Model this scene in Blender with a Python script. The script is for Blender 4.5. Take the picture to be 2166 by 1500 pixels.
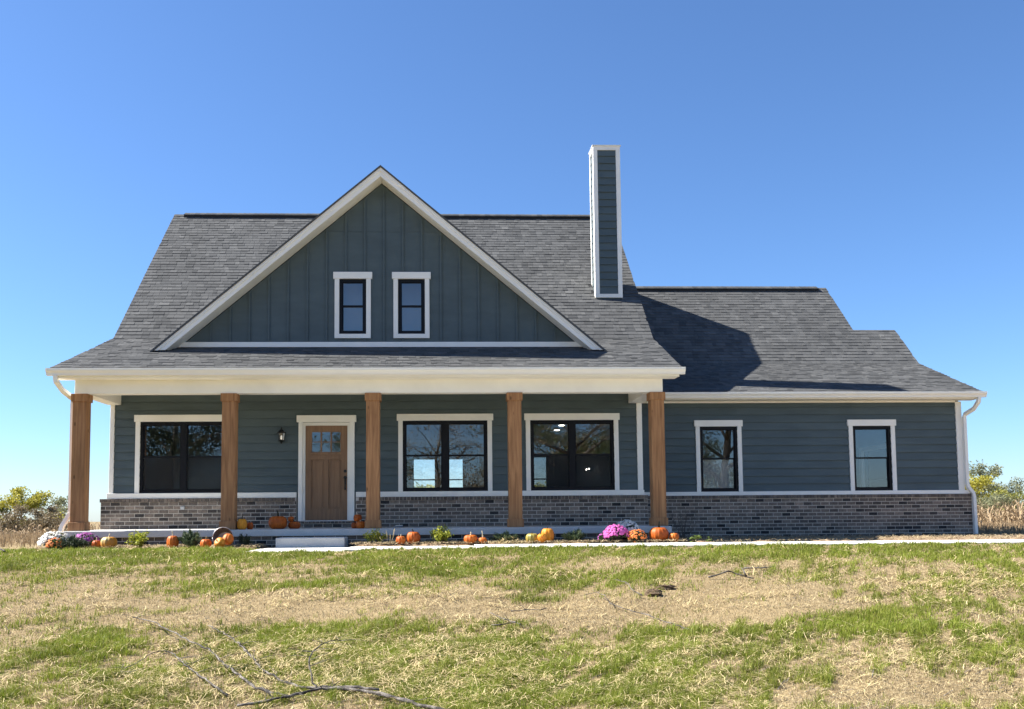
import bpy, math, random
import numpy as np
from mathutils import Matrix, Vector

for _o in list(bpy.data.objects):
    bpy.data.objects.remove(_o, do_unlink=True)
scene = bpy.context.scene
COL = scene.collection
R = math.radians
rnd = random.Random(7)

# ------------------------------------------------------------------ camera
cam_d = bpy.data.cameras.new('camera')
cam = bpy.data.objects.new('camera', cam_d)
COL.objects.link(cam)
cam_d.sensor_fit = 'HORIZONTAL'
cam_d.sensor_width = 36.0
cam_d.lens = 36.0 * 2010.0 / 2166.0
cam_d.shift_x = (1083 - 1010) / 2166
cam_d.shift_y = (936 - 750) / 2166
cam_d.clip_start = 0.1
cam_d.clip_end = 8000
_cx = Vector((0.99917, -0.03967, -0.00806))
_cz = Vector((-0.03966, -0.99640, -0.07484))
_cx = (_cx - _cz.normalized() * _cx.dot(_cz.normalized())).normalized()
_cz.normalize()
_cy = _cz.cross(_cx)
cam.matrix_world = Matrix(((_cx.x, _cy.x, _cz.x, 0.0), (_cx.y, _cy.y, _cz.y, 0.0),
                           (_cx.z, _cy.z, _cz.z, 0.67), (0, 0, 0, 1)))
scene.camera = cam

# ------------------------------------------------------------------ sky, sun, exposure
SUN_EL, SUN_AZ = 43.5, -81.5          # azimuth measured from +Y towards +X
world = bpy.data.worlds.new('World')
scene.world = world
world.use_nodes = True
wn, wl = world.node_tree.nodes, world.node_tree.links
bg = wn['Background']
sky = wn.new('ShaderNodeTexSky')
sky.sky_type = 'NISHITA'
sky.sun_disc = False
sky.sun_elevation = R(SUN_EL)
sky.sun_rotation = R(SUN_AZ)
sky.altitude = 2000
sky.air_density = 1.2
sky.dust_density = 1.5
sky.ozone_density = 10.0
wl.new(sky.outputs['Color'], bg.inputs['Color'])
bg.inputs['Strength'].default_value = 0.071
sun_d = bpy.data.lights.new('sun', 'SUN')
sun_d.energy = 4.9
sun_d.angle = R(0.53)
sun_d.color = (1.0, 0.95, 0.87)
sun = bpy.data.objects.new('sun', sun_d)
COL.objects.link(sun)
_to = Vector((math.sin(R(SUN_AZ)) * math.cos(R(SUN_EL)), math.cos(R(SUN_AZ)) * math.cos(R(SUN_EL)), math.sin(R(SUN_EL))))
sun.rotation_euler = _to.to_track_quat('Z', 'Y').to_euler()
sun.location = (-30, 0, 40)
vs = scene.view_settings
vs.view_transform = 'Standard'
vs.look = 'None'
vs.exposure = 1.53
vs.gamma = 1.0
vs.use_curve_mapping = False
scene.render.engine = 'CYCLES'
scene.cycles.use_denoising = True
scene.cycles.max_bounces = 8
scene.cycles.transparent_max_bounces = 12

# ------------------------------------------------------------------ materials
def new_mat(name):
    m = bpy.data.materials.new(name)
    m.use_nodes = True
    return m, m.node_tree.nodes, m.node_tree.links, m.node_tree.nodes['Principled BSDF']

def pos_vec(n, l, stretch):
    g = n.new('ShaderNodeNewGeometry')
    mp = n.new('ShaderNodeMapping')
    mp.inputs['Scale'].default_value = stretch
    l.new(g.outputs['Position'], mp.inputs['Vector'])
    return mp.outputs['Vector']

def mixc(n, l, fac, a, b, blend='MIX'):
    m = n.new('ShaderNodeMix')
    m.data_type = 'RGBA'
    m.blend_type = blend
    for sock, v in ((m.inputs['Factor'], fac), (m.inputs['A'], a), (m.inputs['B'], b)):
        if sock.type == 'RGBA' or not hasattr(v, 'is_output'):
            pass
    def put(sock, v):
        if hasattr(v, 'links'):
            l.new(v, sock)
        elif isinstance(v, (tuple, list)):
            sock.default_value = (v[0], v[1], v[2], 1.0)
        else:
            sock.default_value = v
    put(m.inputs[0], fac)
    put(m.inputs[6], a)
    put(m.inputs[7], b)
    return m.outputs[2]

def pmat(name, col, rough=0.6, var=0.2, scale=3.0, stretch=(1, 1, 1), bump=0.0, bscale=60.0, bstretch=(1, 1, 1),
         col2=None, tone=False, spec=0.4, metal=0.0, fine=0.0, fscale=90.0, trans=0.0, dist=0.005, coat=0.0):
    """principled material: base colour varied by noise (real pigment variation), optional per-piece tone, grain and bump"""
    m, n, l, p = new_mat(name)
    v = pos_vec(n, l, stretch)
    nz = n.new('ShaderNodeTexNoise')
    nz.inputs['Scale'].default_value = scale
    nz.inputs['Detail'].default_value = 6
    nz.inputs['Roughness'].default_value = 0.6
    l.new(v, nz.inputs['Vector'])
    lo = tuple(c * (1 - var) for c in col)
    hi = tuple(min(1, c * (1 + var)) for c in col)
    rp = n.new('ShaderNodeMapRange')
    rp.inputs['From Min'].default_value = 0.3
    rp.inputs['From Max'].default_value = 0.7
    l.new(nz.outputs['Fac'], rp.inputs['Value'])
    c = mixc(n, l, rp.outputs['Result'], lo, hi)
    if col2 is not None and tone:
        at = n.new('ShaderNodeAttribute')
        at.attribute_name = 'tone'
        lo2 = tuple(q * (1 - var) for q in col2)
        hi2 = tuple(min(1, q * (1 + var)) for q in col2)
        c2 = mixc(n, l, rp.outputs['Result'], lo2, hi2)
        c = mixc(n, l, at.outputs['Fac'], c, c2)
    elif col2 is not None:
        n2 = n.new('ShaderNodeTexNoise')
        n2.inputs['Scale'].default_value = scale * 0.37
        n2.inputs['Detail'].default_value = 4
        l.new(v, n2.inputs['Vector'])
        r2 = n.new('ShaderNodeMapRange')
        r2.inputs['From Min'].default_value = 0.42
        r2.inputs['From Max'].default_value = 0.6
        l.new(n2.outputs['Fac'], r2.inputs['Value'])
        c = mixc(n, l, r2.outputs['Result'], c, col2)
    if fine > 0:
        n3 = n.new('ShaderNodeTexNoise')
        n3.inputs['Scale'].default_value = fscale
        n3.inputs['Detail'].default_value = 3
        l.new(pos_vec(n, l, (1, 1, 1)), n3.inputs['Vector'])
        r3 = n.new('ShaderNodeMapRange')
        r3.inputs['From Min'].default_value = 0.3
        r3.inputs['From Max'].default_value = 0.7
        r3.inputs['To Min'].default_value = 1 - fine
        r3.inputs['To Max'].default_value = 1 + fine
        l.new(n3.outputs['Fac'], r3.inputs['Value'])
        c = mixc(n, l, 1.0, c, r3.outputs['Result'], 'MULTIPLY')
    l.new(c, p.inputs['Base Color'])
    p.inputs['Roughness'].default_value = rough
    p.inputs['Specular IOR Level'].default_value = spec
    p.inputs['Metallic'].default_value = metal
    if coat:
        p.inputs['Coat Weight'].default_value = coat
    if bump > 0:
        nb = n.new('ShaderNodeTexNoise')
        nb.inputs['Scale'].default_value = bscale
        nb.inputs['Detail'].default_value = 4
        l.new(pos_vec(n, l, bstretch), nb.inputs['Vector'])
        b = n.new('ShaderNodeBump')
        b.inputs['Strength'].default_value = bump
        b.inputs['Distance'].default_value = dist
        l.new(nb.outputs['Fac'], b.inputs['Height'])
        l.new(b.outputs['Normal'], p.inputs['Normal'])
    if trans > 0:                      # thin leaf: part of the light passes through
        tr = n.new('ShaderNodeBsdfTranslucent')
        l.new(c, tr.inputs['Color'])
        ms = n.new('ShaderNodeMixShader')
        ms.inputs['Fac'].default_value = trans
        l.new(p.outputs['BSDF'], ms.inputs[1])
        l.new(tr.outputs['BSDF'], ms.inputs[2])
        l.new(ms.outputs['Shader'], n['Material Output'].inputs['Surface'])
    return m

def glass_mat(name, refl=0.07, wav=0.25):
    m, n, l, p = new_mat(name)
    n.remove(p)
    tr = n.new('ShaderNodeBsdfTransparent')
    tr.inputs['Color'].default_value = (0.97, 0.99, 0.99, 1)
    gl = n.new('ShaderNodeBsdfGlossy')
    gl.inputs['Roughness'].default_value = 0.0
    gl.inputs['Color'].default_value = (0.92, 0.95, 1.0, 1)
    fr = n.new('ShaderNodeFresnel')
    fr.inputs['IOR'].default_value = 1.5
    ad = n.new('ShaderNodeMath')
    ad.operation = 'MULTIPLY_ADD'
    ad.use_clamp = True
    l.new(fr.outputs['Fac'], ad.inputs[0])
    ad.inputs[1].default_value = 1.0
    ad.inputs[2].default_value = refl
    nz = n.new('ShaderNodeTexNoise')
    nz.inputs['Scale'].default_value = 2.2
    nz.inputs['Detail'].default_value = 1.0
    l.new(pos_vec(n, l, (1, 1, 0.7)), nz.inputs['Vector'])
    b = n.new('ShaderNodeBump')
    b.inputs['Strength'].default_value = wav
    b.inputs['Distance'].default_value = 0.012
    l.new(nz.outputs['Fac'], b.inputs['Height'])
    l.new(b.outputs['Normal'], gl.inputs['Normal'])
    ms = n.new('ShaderNodeMixShader')
    l.new(ad.outputs[0], ms.inputs['Fac'])
    l.new(tr.outputs['BSDF'], ms.inputs[1])
    l.new(gl.outputs['BSDF'], ms.inputs[2])
    l.new(ms.outputs['Shader'], n['Material Output'].inputs['Surface'])
    return m

def screen_mat(name):
    m, n, l, p = new_mat(name)
    p.inputs['Base Color'].default_value = (0.016, 0.017, 0.018, 1)
    p.inputs['Roughness'].default_value = 0.8
    tr = n.new('ShaderNodeBsdfTransparent')
    ms = n.new('ShaderNodeMixShader')
    ms.inputs['Fac'].default_value = 0.45
    l.new(tr.outputs['BSDF'], ms.inputs[1])
    l.new(p.outputs['BSDF'], ms.inputs[2])
    l.new(ms.outputs['Shader'], n['Material Output'].inputs['Surface'])
    return m

def emit_mat(name, col, s):
    m, n, l, p = new_mat(name)
    p.inputs['Base Color'].default_value = (*col, 1)
    p.inputs['Emission Color'].default_value = (*col, 1)
    p.inputs['Emission Strength'].default_value = s
    return m

def wood_mat(name, a, b, knots=True, rough=0.75):
    m, n, l, p = new_mat(name)
    v = pos_vec(n, l, (14, 14, 0.9))
    nz = n.new('ShaderNodeTexNoise')
    nz.inputs['Scale'].default_value = 1.6
    nz.inputs['Detail'].default_value = 7
    nz.inputs['Distortion'].default_value = 0.6
    l.new(v, nz.inputs['Vector'])
    cr = n.new('ShaderNodeValToRGB')
    cr.color_ramp.elements[0].position = 0.33
    cr.color_ramp.elements[0].color = (*b, 1)
    cr.color_ramp.elements[1].position = 0.66
    cr.color_ramp.elements[1].color = (*a, 1)
    l.new(nz.outputs['Fac'], cr.inputs['Fac'])
    c = cr.outputs['Color']
    if knots:
        vo = n.new('ShaderNodeTexVoronoi')
        vo.inputs['Scale'].default_value = 1.0
        l.new(pos_vec(n, l, (5.5, 5.5, 2.4)), vo.inputs['Vector'])
        rk = n.new('ShaderNodeMapRange')
        rk.inputs['From Min'].default_value = 0.05
        rk.inputs['From Max'].default_value = 0.13
        rk.inputs['To Min'].default_value = 0.75
        rk.inputs['To Max'].default_value = 0.0
        l.new(vo.outputs['Distance'], rk.inputs['Value'])
        c = mixc(n, l, rk.outputs['Result'], c, tuple(q * 0.3 for q in b))
    l.new(c, p.inputs['Base Color'])
    p.inputs['Roughness'].default_value = rough
    p.inputs['Specular IOR Level'].default_value = 0.25
    bp = n.new('ShaderNodeBump')
    bp.inputs['Strength'].default_value = 0.35
    bp.inputs['Distance'].default_value = 0.004
    l.new(nz.outputs['Fac'], bp.inputs['Height'])
    l.new(bp.outputs['Normal'], p.inputs['Normal'])
    return m

M = {}
M['white'] = pmat('white_trim_paint', (0.86, 0.845, 0.78), 0.55, 0.05, 1.6, bump=0.08, bscale=40, bstretch=(1, 1, 4))
M['gutter'] = pmat('white_gutter_metal', (0.87, 0.85, 0.775), 0.35, 0.03, 1.5)
M['siding'] = pmat('slate_siding_paint', (0.073, 0.101, 0.110), 0.62, 0.12, 1.3, stretch=(1, 1, 3), col2=(0.086, 0.117, 0.126), tone=True, bump=0.25, bscale=30, bstretch=(0.6, 0.6, 9), spec=0.3)
M['shingle'] = pmat('asphalt_shingle', (0.066, 0.068, 0.069), 0.95, 0.12, 1.0, col2=(0.130, 0.131, 0.129), tone=True, fine=0.35, fscale=160, bump=0.5, bscale=220, spec=0.12)
M['roofdark'] = pmat('shingle_edge', (0.045, 0.045, 0.047), 0.95, 0.2, 3, spec=0.1)
M['vent'] = pmat('ridge_vent', (0.02, 0.02, 0.022), 0.8, 0.2, 5)
M['brick'] = pmat('grey_brick', (0.034, 0.033, 0.034), 0.9, 0.22, 12, col2=(0.34, 0.275, 0.22), tone=True, fine=0.28, fscale=70, bump=0.5, bscale=90, spec=0.15)
M['mortar'] = pmat('mortar', (0.66, 0.61, 0.53), 0.95, 0.15, 6, bump=0.4, bscale=120, spec=0.1)
M['cedar'] = wood_mat('cedar_wood', (0.41, 0.215, 0.098), (0.24, 0.118, 0.052))
M['door'] = wood_mat('stained_door', (0.29, 0.175, 0.10), (0.22, 0.13, 0.075), knots=False, rough=0.55)
M['black'] = pmat('black_frame', (0.006, 0.007, 0.010), 0.5, 0.1, 4, spec=0.2)
M['iron'] = pmat('black_iron', (0.012, 0.012, 0.012), 0.4, 0.1, 4)
M['concrete'] = pmat('concrete', (0.52, 0.51, 0.48), 0.9, 0.10, 2.0, fine=0.08, fscale=40, bump=0.15, bscale=60, spec=0.2)
M['walkcon'] = pmat('walk_concrete', (0.74, 0.71, 0.65), 0.9, 0.08, 2.0, fine=0.08, fscale=40, bump=0.15, bscale=60, spec=0.2)
M['glass'] = glass_mat('window_glass', 0.045, 0.05)
M['screen'] = screen_mat('insect_screen')
M['room'] = pmat('room_paint', (0.42, 0.42, 0.41), 0.8, 0.03, 1)
M['roomwhite'] = pmat('room_white_paint', (0.75, 0.75, 0.74), 0.8, 0.03, 1)
M['roomfloor'] = pmat('room_floor', (0.16, 0.12, 0.09), 0.6, 0.15, 2)
M['lamp'] = emit_mat('recessed_lamp', (1.0, 0.93, 0.82), 6.0)
M['bulb'] = emit_mat('lantern_bulb', (1.0, 0.93, 0.82), 0.12)
M['lensg'] = glass_mat('lantern_glass', 0.05, 0.6)
M['galv'] = pmat('galvanised_steel', (0.42, 0.43, 0.44), 0.42, 0.2, 12, metal=0.8)

# ------------------------------------------------------------------ mesh helpers
WORLD_LOC = {}
class MB:
    def __init__(s):
        s.v, s.f, s.t = [], [], []
        s.tone = 0.5
    def add(s, vs_, fs):
        b = len(s.v)
        s.v.extend(vs_)
        for q in fs:
            s.f.append(tuple(b + i for i in q))
            s.t.append(s.tone)
        return s
    def hexa(s, p):
        return s.add(p, [(0, 3, 2, 1), (4, 5, 6, 7), (0, 1, 5, 4), (1, 2, 6, 5), (2, 3, 7, 6), (3, 0, 4, 7)])
    def box(s, x0, x1, y0, y1, z0, z1):
        return s.hexa([(x0, y0, z0), (x1, y0, z0), (x1, y1, z0), (x0, y1, z0), (x0, y0, z1), (x1, y0, z1), (x1, y1, z1), (x0, y1, z1)])
    def cbox(s, x0, x1, y0, y1, z0, z1, c=0.006):
        """box with chamfered vertical and horizontal front edges"""
        P = [(x0 + c, y0), (x1 - c, y0), (x1, y0 + c), (x1, y1), (x0, y1), (x0, y0 + c)]
        rings = [[(x, y, z0) for x, y in P], [(x, y, z1 - c) for x, y in P],
                 [(min(max(x, x0 + c), x1 - c), max(y, y0 + c), z1) for x, y in P]]
        n = 6
        vs_ = [q for r in rings for q in r]
        fs = [tuple(reversed(range(n))), tuple(range(2 * n, 3 * n))]
        for k in range(2):
            for i in range(n):
                j = (i + 1) % n
                fs.append((k * n + i, k * n + j, (k + 1) * n + j, (k + 1) * n + i))
        return s.add(vs_, fs)
    def prism(s, poly, axis, a, b):
        """polygon extruded along an axis; poly in the two other coordinates (y,z) / (x,z) / (x,y)"""
        def mk(p, t):
            return (t, p[0], p[1]) if axis == 'x' else ((p[0], t, p[1]) if axis == 'y' else (p[0], p[1], t))
        n = len(poly)
        vs_ = [mk(p, a) for p in poly] + [mk(p, b) for p in poly]
        fs = [tuple(range(n)), tuple(reversed(range(n, 2 * n)))] + [(i, i + n, (i + 1) % n + n, (i + 1) % n) for i in range(n)]
        return s.add(vs_, fs)
    def tube(s, pts, rad, n=8, cap=True):
        pts = [Vector(p) for p in pts]
        if not hasattr(rad, '__len__'):
            rad = [rad] * len(pts)
        vs_, fs = [], []
        up = Vector((0.13, 0.21, 0.97))
        for i, p in enumerate(pts):
            d = (pts[min(i + 1, len(pts) - 1)] - pts[max(i - 1, 0)])
            d = d.normalized() if d.length > 1e-9 else Vector((0, 0, 1))
            a = d.cross(up)
            if a.length < 0.05:
                a = d.cross(Vector((1, 0, 0)))
            a.normalize()
            b = d.cross(a)
            for k in range(n):
                t = 2 * math.pi * k / n
                q = p + (a * math.cos(t) + b * math.sin(t)) * rad[i]
                vs_.append(tuple(q))
        for i in range(len(pts) - 1):
            for k in range(n):
                j = (k + 1) % n
                fs.append((i * n + k, i * n + j, (i + 1) * n + j, (i + 1) * n + k))
        if cap:
            fs.append(tuple(reversed(range(n))))
            fs.append(tuple(range((len(pts) - 1) * n, len(pts) * n)))
        return s.add(vs_, fs)
    def rect_tube(s, pts, hx, hy):
        """downspout-like rectangular tube following points in a vertical plane"""
        pts = [Vector(p) for p in pts]
        vs_, fs = [], []
        for i, p in enumerate(pts):
            for sx, sy in ((-1, -1), (1, -1), (1, 1), (-1, 1)):
                d = (pts[min(i + 1, len(pts) - 1)] - pts[max(i - 1, 0)]).normalized()
                a = Vector((0, 1, 0)).cross(d)
                if a.length < 0.05:
                    a = Vector((1, 0, 0))
                a.normalize()
                b = d.cross(a)
                vs_.append(tuple(p + a * (sx * hx) + b * (sy * hy)))
        for i in range(len(pts) - 1):
            for k in range(4):
                j = (k + 1) % 4
                fs.append((i * 4 + k, i * 4 + j, (i + 1) * 4 + j, (i + 1) * 4 + k))
        fs.append((3, 2, 1, 0))
        e = (len(pts) - 1) * 4
        fs.append((e, e + 1, e + 2, e + 3))
        return s.add(vs_, fs)
    def lathe(s, prof, n=16, c=(0, 0, 0), cap=True):
        vs_, fs = [], []
        for r, z in prof:
            for k in range(n):
                t = 2 * math.pi * k / n
                vs_.append((c[0] + r * math.cos(t), c[1] + r * math.sin(t), c[2] + z))
        for i in range(len(prof) - 1):
            for k in range(n):
                j = (k + 1) % n
                fs.append((i * n + k, i * n + j, (i + 1) * n + j, (i + 1) * n + k))
        if cap:
            fs.append(tuple(reversed(range(n))))
            fs.append(tuple(range((len(prof) - 1) * n, len(prof) * n)))
        return s.add(vs_, fs)
    def build(s, name, mat, parent=None, smooth=False, kind=None, origin=None):
        a = np.array(s.v, dtype=float)
        return link_mesh(name, a, s.f, mat, parent, smooth, kind, origin, s.t)

def finish(name, me, org, mat, parent, kind):
    o = bpy.data.objects.new(name, me)
    COL.objects.link(o)
    me.materials.append(M[mat] if isinstance(mat, str) else mat)
    WORLD_LOC[o.name] = Vector(org)
    if parent is not None:
        o.parent = parent
        o.location = Vector(org) - WORLD_LOC[parent.name]
    else:
        o.location = org
    if kind:
        o['kind'] = kind
    return o

def link_mesh(name, a, faces, mat, parent=None, smooth=False, kind=None, origin=None, tones=None):
    org = origin if origin is not None else ((a[:, 0].min() + a[:, 0].max()) / 2, (a[:, 1].min() + a[:, 1].max()) / 2, a[:, 2].min())
    org = tuple(float(q) for q in org)
    me = bpy.data.meshes.new(name)
    me.from_pydata((a - np.array(org)).tolist(), [], faces)
    if tones is not None:
        at = me.attributes.new('tone', 'FLOAT', 'FACE')
        at.data.foreach_set('value', np.array(tones, dtype=np.float32))
    if smooth:
        me.polygons.foreach_set('use_smooth', [True] * len(me.polygons))
    me.update()
    return finish(name, me, org, mat, parent, kind)

def fast_mesh(name, verts, faces, mat, parent=None, kind=None, tones=None, smooth=False, origin=None):
    """numpy mesh: verts (n,3), faces (m,3) or (m,4)"""
    verts = np.asarray(verts, dtype=np.float64)
    org = origin if origin is not None else ((verts[:, 0].min() + verts[:, 0].max()) / 2, (verts[:, 1].min() + verts[:, 1].max()) / 2, verts[:, 2].min())
    org = tuple(float(q) for q in org)
    me = bpy.data.meshes.new(name)
    m, k = faces.shape
    me.vertices.add(len(verts))
    me.vertices.foreach_set('co', (verts - np.array(org)).astype(np.float32).ravel())
    me.loops.add(m * k)
    me.loops.foreach_set('vertex_index', faces.astype(np.int32).ravel())
    me.polygons.add(m)
    me.polygons.foreach_set('loop_start', np.arange(0, m * k, k, dtype=np.int32))
    if smooth:
        me.polygons.foreach_set('use_smooth', np.ones(m, dtype=bool))
    if tones is not None:
        at = me.attributes.new('tone', 'FLOAT', 'FACE')
        at.data.foreach_set('value', np.asarray(tones, dtype=np.float32))
    me.update(calc_edges=True)
    return finish(name, me, org, mat, parent, kind)

def thing(name, loc, label, cat, group=None):
    o = bpy.data.objects.new(name, None)
    COL.objects.link(o)
    o.empty_display_size = 0.2
    o.location = loc
    WORLD_LOC[o.name] = Vector(loc)
    tag(o, label, cat, group)
    return o

def tag(o, label, cat, group=None):
    o['label'] = label
    o['category'] = cat
    if group:
        o['group'] = group
    return o

# ------------------------------------------------------------------ terrain
YS = [-80, -20, 0, 4, 7.5, 12, 16, 17, 21.7, 34, 45, 60, 100, 300, 3000]
ZS = [-1.6, -1.2, -1.0, -.97, -.86, -.38, .085, .075, .05, 0, -1.35, -2.0, -3.2, -6, -14]
def gz(x, y):
    x = np.asarray(x, dtype=float)
    y = np.asarray(y, dtype=float)
    z = np.interp(y, YS, ZS)
    t = np.clip((y - 30) / 15, 0, 1)
    z = z + 0.012 * np.clip(x, -40, 40) * t
    z = z - 0.036 * np.exp(-((x + 2.4) / 1.15) ** 4) * np.clip((y - 14.3) / 1.5, 0, 1) * (y < 18.4)
    w = np.clip((16 - y) / 4, 0, 1) * np.clip((y + 2) / 6, 0, 1)
    z = z + w * (0.022 * np.sin(x * 1.3 + y * 0.7) + 0.016 * np.sin(x * 2.9 - y * 2.1 + 1) + 0.010 * np.sin(y * 4.3 + x * 0.8))
    return z
def gz1(x, y):
    return float(gz(np.array([x]), np.array([y]))[0])
# ------------------------------------------------------------------ ground sheet, walk, bed
def ground_mat():
    m, n, l, p = new_mat('lawn_soil')
    v = pos_vec(n, l, (1, 1, 1))
    def noise(sc, det, stretch=(1, 1, 1), rough=0.6):
        q = n.new('ShaderNodeTexNoise')
        q.inputs['Scale'].default_value = sc
        q.inputs['Detail'].default_value = det
        q.inputs['Roughness'].default_value = rough
        l.new(pos_vec(n, l, stretch), q.inputs['Vector'])
        return q.outputs['Fac']
    def ramp(f, a, b):
        r = n.new('ShaderNodeMapRange')
        r.inputs['From Min'].default_value = a
        r.inputs['From Max'].default_value = b
        l.new(f, r.inputs['Value'])
        return r.outputs['Result']
    c = mixc(n, l, ramp(noise(0.9, 5), 0.35, 0.65), (0.275, 0.205, 0.108), (0.20, 0.145, 0.075))
    c = mixc(n, l, ramp(noise(35, 4, (1, 1, 1), 0.7), 0.42, 0.62), c, (0.345, 0.265, 0.145))
    c = mixc(n, l, ramp(noise(60, 3, (1, 2.2, 1), 0.7), 0.54, 0.68), c, (0.055, 0.038, 0.022))
    l.new(c, p.inputs['Base Color'])
    p.inputs['Roughness'].default_value = 1.0
    p.inputs['Specular IOR Level'].default_value = 0.1
    b = n.new('ShaderNodeBump')
    b.inputs['Strength'].default_value = 0.7
    b.inputs['Distance'].default_value = 0.02
    l.new(noise(45, 5), b.inputs['Height'])
    l.new(b.outputs['Normal'], p.inputs['Normal'])
    return m
M['soil'] = ground_mat()

def axis(lo, hi, dlo, dhi, step):
    a = list(np.arange(dlo, dhi + 1e-6, step))
    s, q = step, dhi
    while q < hi:
        s *= 1.35
        q = min(hi, q + s)
        a.append(q)
    s, q = step, dlo
    pre = []
    while q > lo:
        s *= 1.35
        q = max(lo, q - s)
        pre.append(q)
    return np.array(pre[::-1] + a)
gx = axis(-2500, 2500, -13, 15, 0.25)
gy = axis(-400, 3000, 0, 20, 0.25)
GX, GY = np.meshgrid(gx, gy)
gv = np.stack([GX.ravel(), GY.ravel(), gz(GX.ravel(), GY.ravel())], 1)
nx, ny = len(gx), len(gy)
ii, jj = np.meshgrid(np.arange(nx - 1), np.arange(ny - 1))
i0 = (jj * nx + ii).ravel()
gf = np.stack([i0, i0 + 1, i0 + nx + 1, i0 + nx], 1)
fast_mesh('ground', gv, gf, 'soil', kind='structure', smooth=True, origin=(0, 0, 0))

WALK_Y0, WALK_Y1, WALK_Z = 16.02, 17.25, 0.118
def walk_slab(x0, x1, y0=WALK_Y0, y1=WALK_Y1, zt=WALK_Z):
    return MB().cbox(x0, x1, y0, y1, -0.08, zt, 0.012)
walk = bpy.data.objects.new('walkway', None)
COL.objects.link(walk)
walk.location = (2, 16.6, 0)
WORLD_LOC['walkway'] = Vector((2, 16.6, 0))
walk['kind'] = 'structure'
xs_ = [-3.25, -1.62, 0.6, 2.8, 5.0, 7.2, 9.4, 11.6, 13.8, 16.0, 18.2]
for a, b in zip(xs_[:-1], xs_[1:]):
    walk_slab(a + 0.006, b - 0.006, zt=0.075 if a < -3 else (0.098 if a < -1 else WALK_Z)).build('slab', 'walkcon', walk)
walk_slab(-3.2, -1.63, WALK_Y1 + 0.012, 17.81, 0.072).build('slab', 'walkcon', walk)

def bed_sheet(x0, x1, y0, y1, z0, z1, name='mulch_bed'):
    X = np.linspace(x0, x1, int((x1 - x0) / 0.12) + 2)
    Y = np.linspace(y0, y1, int((y1 - y0) / 0.12) + 2)
    A, B = np.meshgrid(X, Y)
    t = (B - y0) / (y1 - y0)
    Z = z0 + (z1 - z0) * t + 0.014 * np.sin(A * 5.1 + B * 3) + 0.012 * np.sin(A * 11.3 - B * 7) + 0.008 * np.sin(A * 23 + B * 17)
    e = np.minimum(np.minimum(A - x0, x1 - A), np.minimum(B - y0, 10)) / 0.12
    Z = Z - 0.05 * (1 - np.clip(e, 0, 1))
    v = np.stack([A.ravel(), B.ravel(), Z.ravel()], 1)
    k, m = len(X), len(Y)
    a, b = np.meshgrid(np.arange(k - 1), np.arange(m - 1))
    q = (b * k + a).ravel()
    return fast_mesh(name, v, np.stack([q, q + 1, q + k + 1, q + k], 1), 'mulch', kind='structure', smooth=True)
M['mulch'] = pmat('bark_mulch', (0.20, 0.135, 0.085), 1.0, 0.4, 22, col2=(0.34, 0.25, 0.16), fine=0.5, fscale=60, bump=1.0, bscale=50, dist=0.02, spec=0.1)
bed_sheet(-7.6, -3.27, 17.15, 18.5, 0.085, 0.10)
bed_sheet(-1.60, 4.6, 17.27, 18.5, 0.115, 0.135)
bed_sheet(4.61, 15.0, 17.27, 21.64, 0.115, 0.085)

# ------------------------------------------------------------------ the house
house = thing('house', (2.6, 20.5, 0), 'slate blue-grey one-and-a-half storey farmhouse with cedar-post porch, brick base and tall chimney', 'house')

YW, YG, YWG = 20.5, 20.05, 21.7            # porch wall, gable wall, wing wall planes
FLOOR = 0.40
W1 = (-6.385, -4.555, 1.162, 2.682)
W2 = (-0.797, 1.032, 1.162, 2.682)
W3 = (1.962, 3.787, 1.162, 2.682)
DOOR = (-2.955, -1.915, 0.545, 2.655)
WA = (6.005, 6.882, 1.135, 2.635)
WB = (9.602, 10.500, 1.135, 2.635)
G1 = (-2.120, -1.550, 4.497, 5.680)
G2 = (-0.874, -0.303, 4.497, 5.680)

def slices(x0, x1, z0, z1, ops):
    """rectangles covering [x0,x1]x[z0,z1] minus the openings"""
    xs = sorted({x0, x1} | {max(x0, min(x1, q)) for o in ops for q in o[:2]})
    out = []
    for a, b in zip(xs[:-1], xs[1:]):
        if b - a < 1e-6:
            continue
        m = (a + b) / 2
        cuts = sorted([(o[2], o[3]) for o in ops if o[0] < m < o[1]])
        z = z0
        for c0, c1 in cuts:
            if c0 > z + 1e-6:
                out.append((a, b, z, min(c0, z1)))
            z = max(z, c1)
        if z < z1 - 1e-6:
            out.append((a, b, z, z1))
    return out

def wall(name, x0, x1, z0, z1, y0, y1, ops, mat='siding'):
    mb = MB()
    for a, b, c, d in slices(x0, x1, z0, z1, ops):
        mb.box(a, b, y0, y1, c, d)
    return mb.build(name, mat, house)

def lap_boards(parent, x0, x1, z0, z1, yp, ops, expo=0.178, joints=True):
    z = z0
    r = random.Random(int(x0 * 100) + 5)
    while z < z1 - 0.01:
        zt = min(z + expo, z1)
        for a, b, c, d in slices(x0, x1, z, zt, ops):
            cuts = [a]
            if joints and b - a > 3.7:
                q = a + r.uniform(1.2, 3.4)
                while q < b - 0.5:
                    cuts.append(q)
                    q += 3.66
            cuts.append(b)
            for k in range(len(cuts) - 1):
                u0, u1 = cuts[k] + (0.0015 if k else 0), cuts[k + 1] - (0.0015 if k < len(cuts) - 2 else 0)
                pb = 0.030 - 0.026 * (c - z) / expo
                pt = 0.030 - 0.026 * (d - z) / expo
                mb = MB()
                mb.tone = r.random()
                mb.hexa([(u0, yp - pb, c), (u1, yp - pb, c), (u1, yp, c), (u0, yp, c),
                           (u0, yp - pt, d), (u1, yp - pt, d), (u1, yp, d), (u0, yp, d)]).build('siding_board', 'siding', parent)
        z = zt

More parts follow.
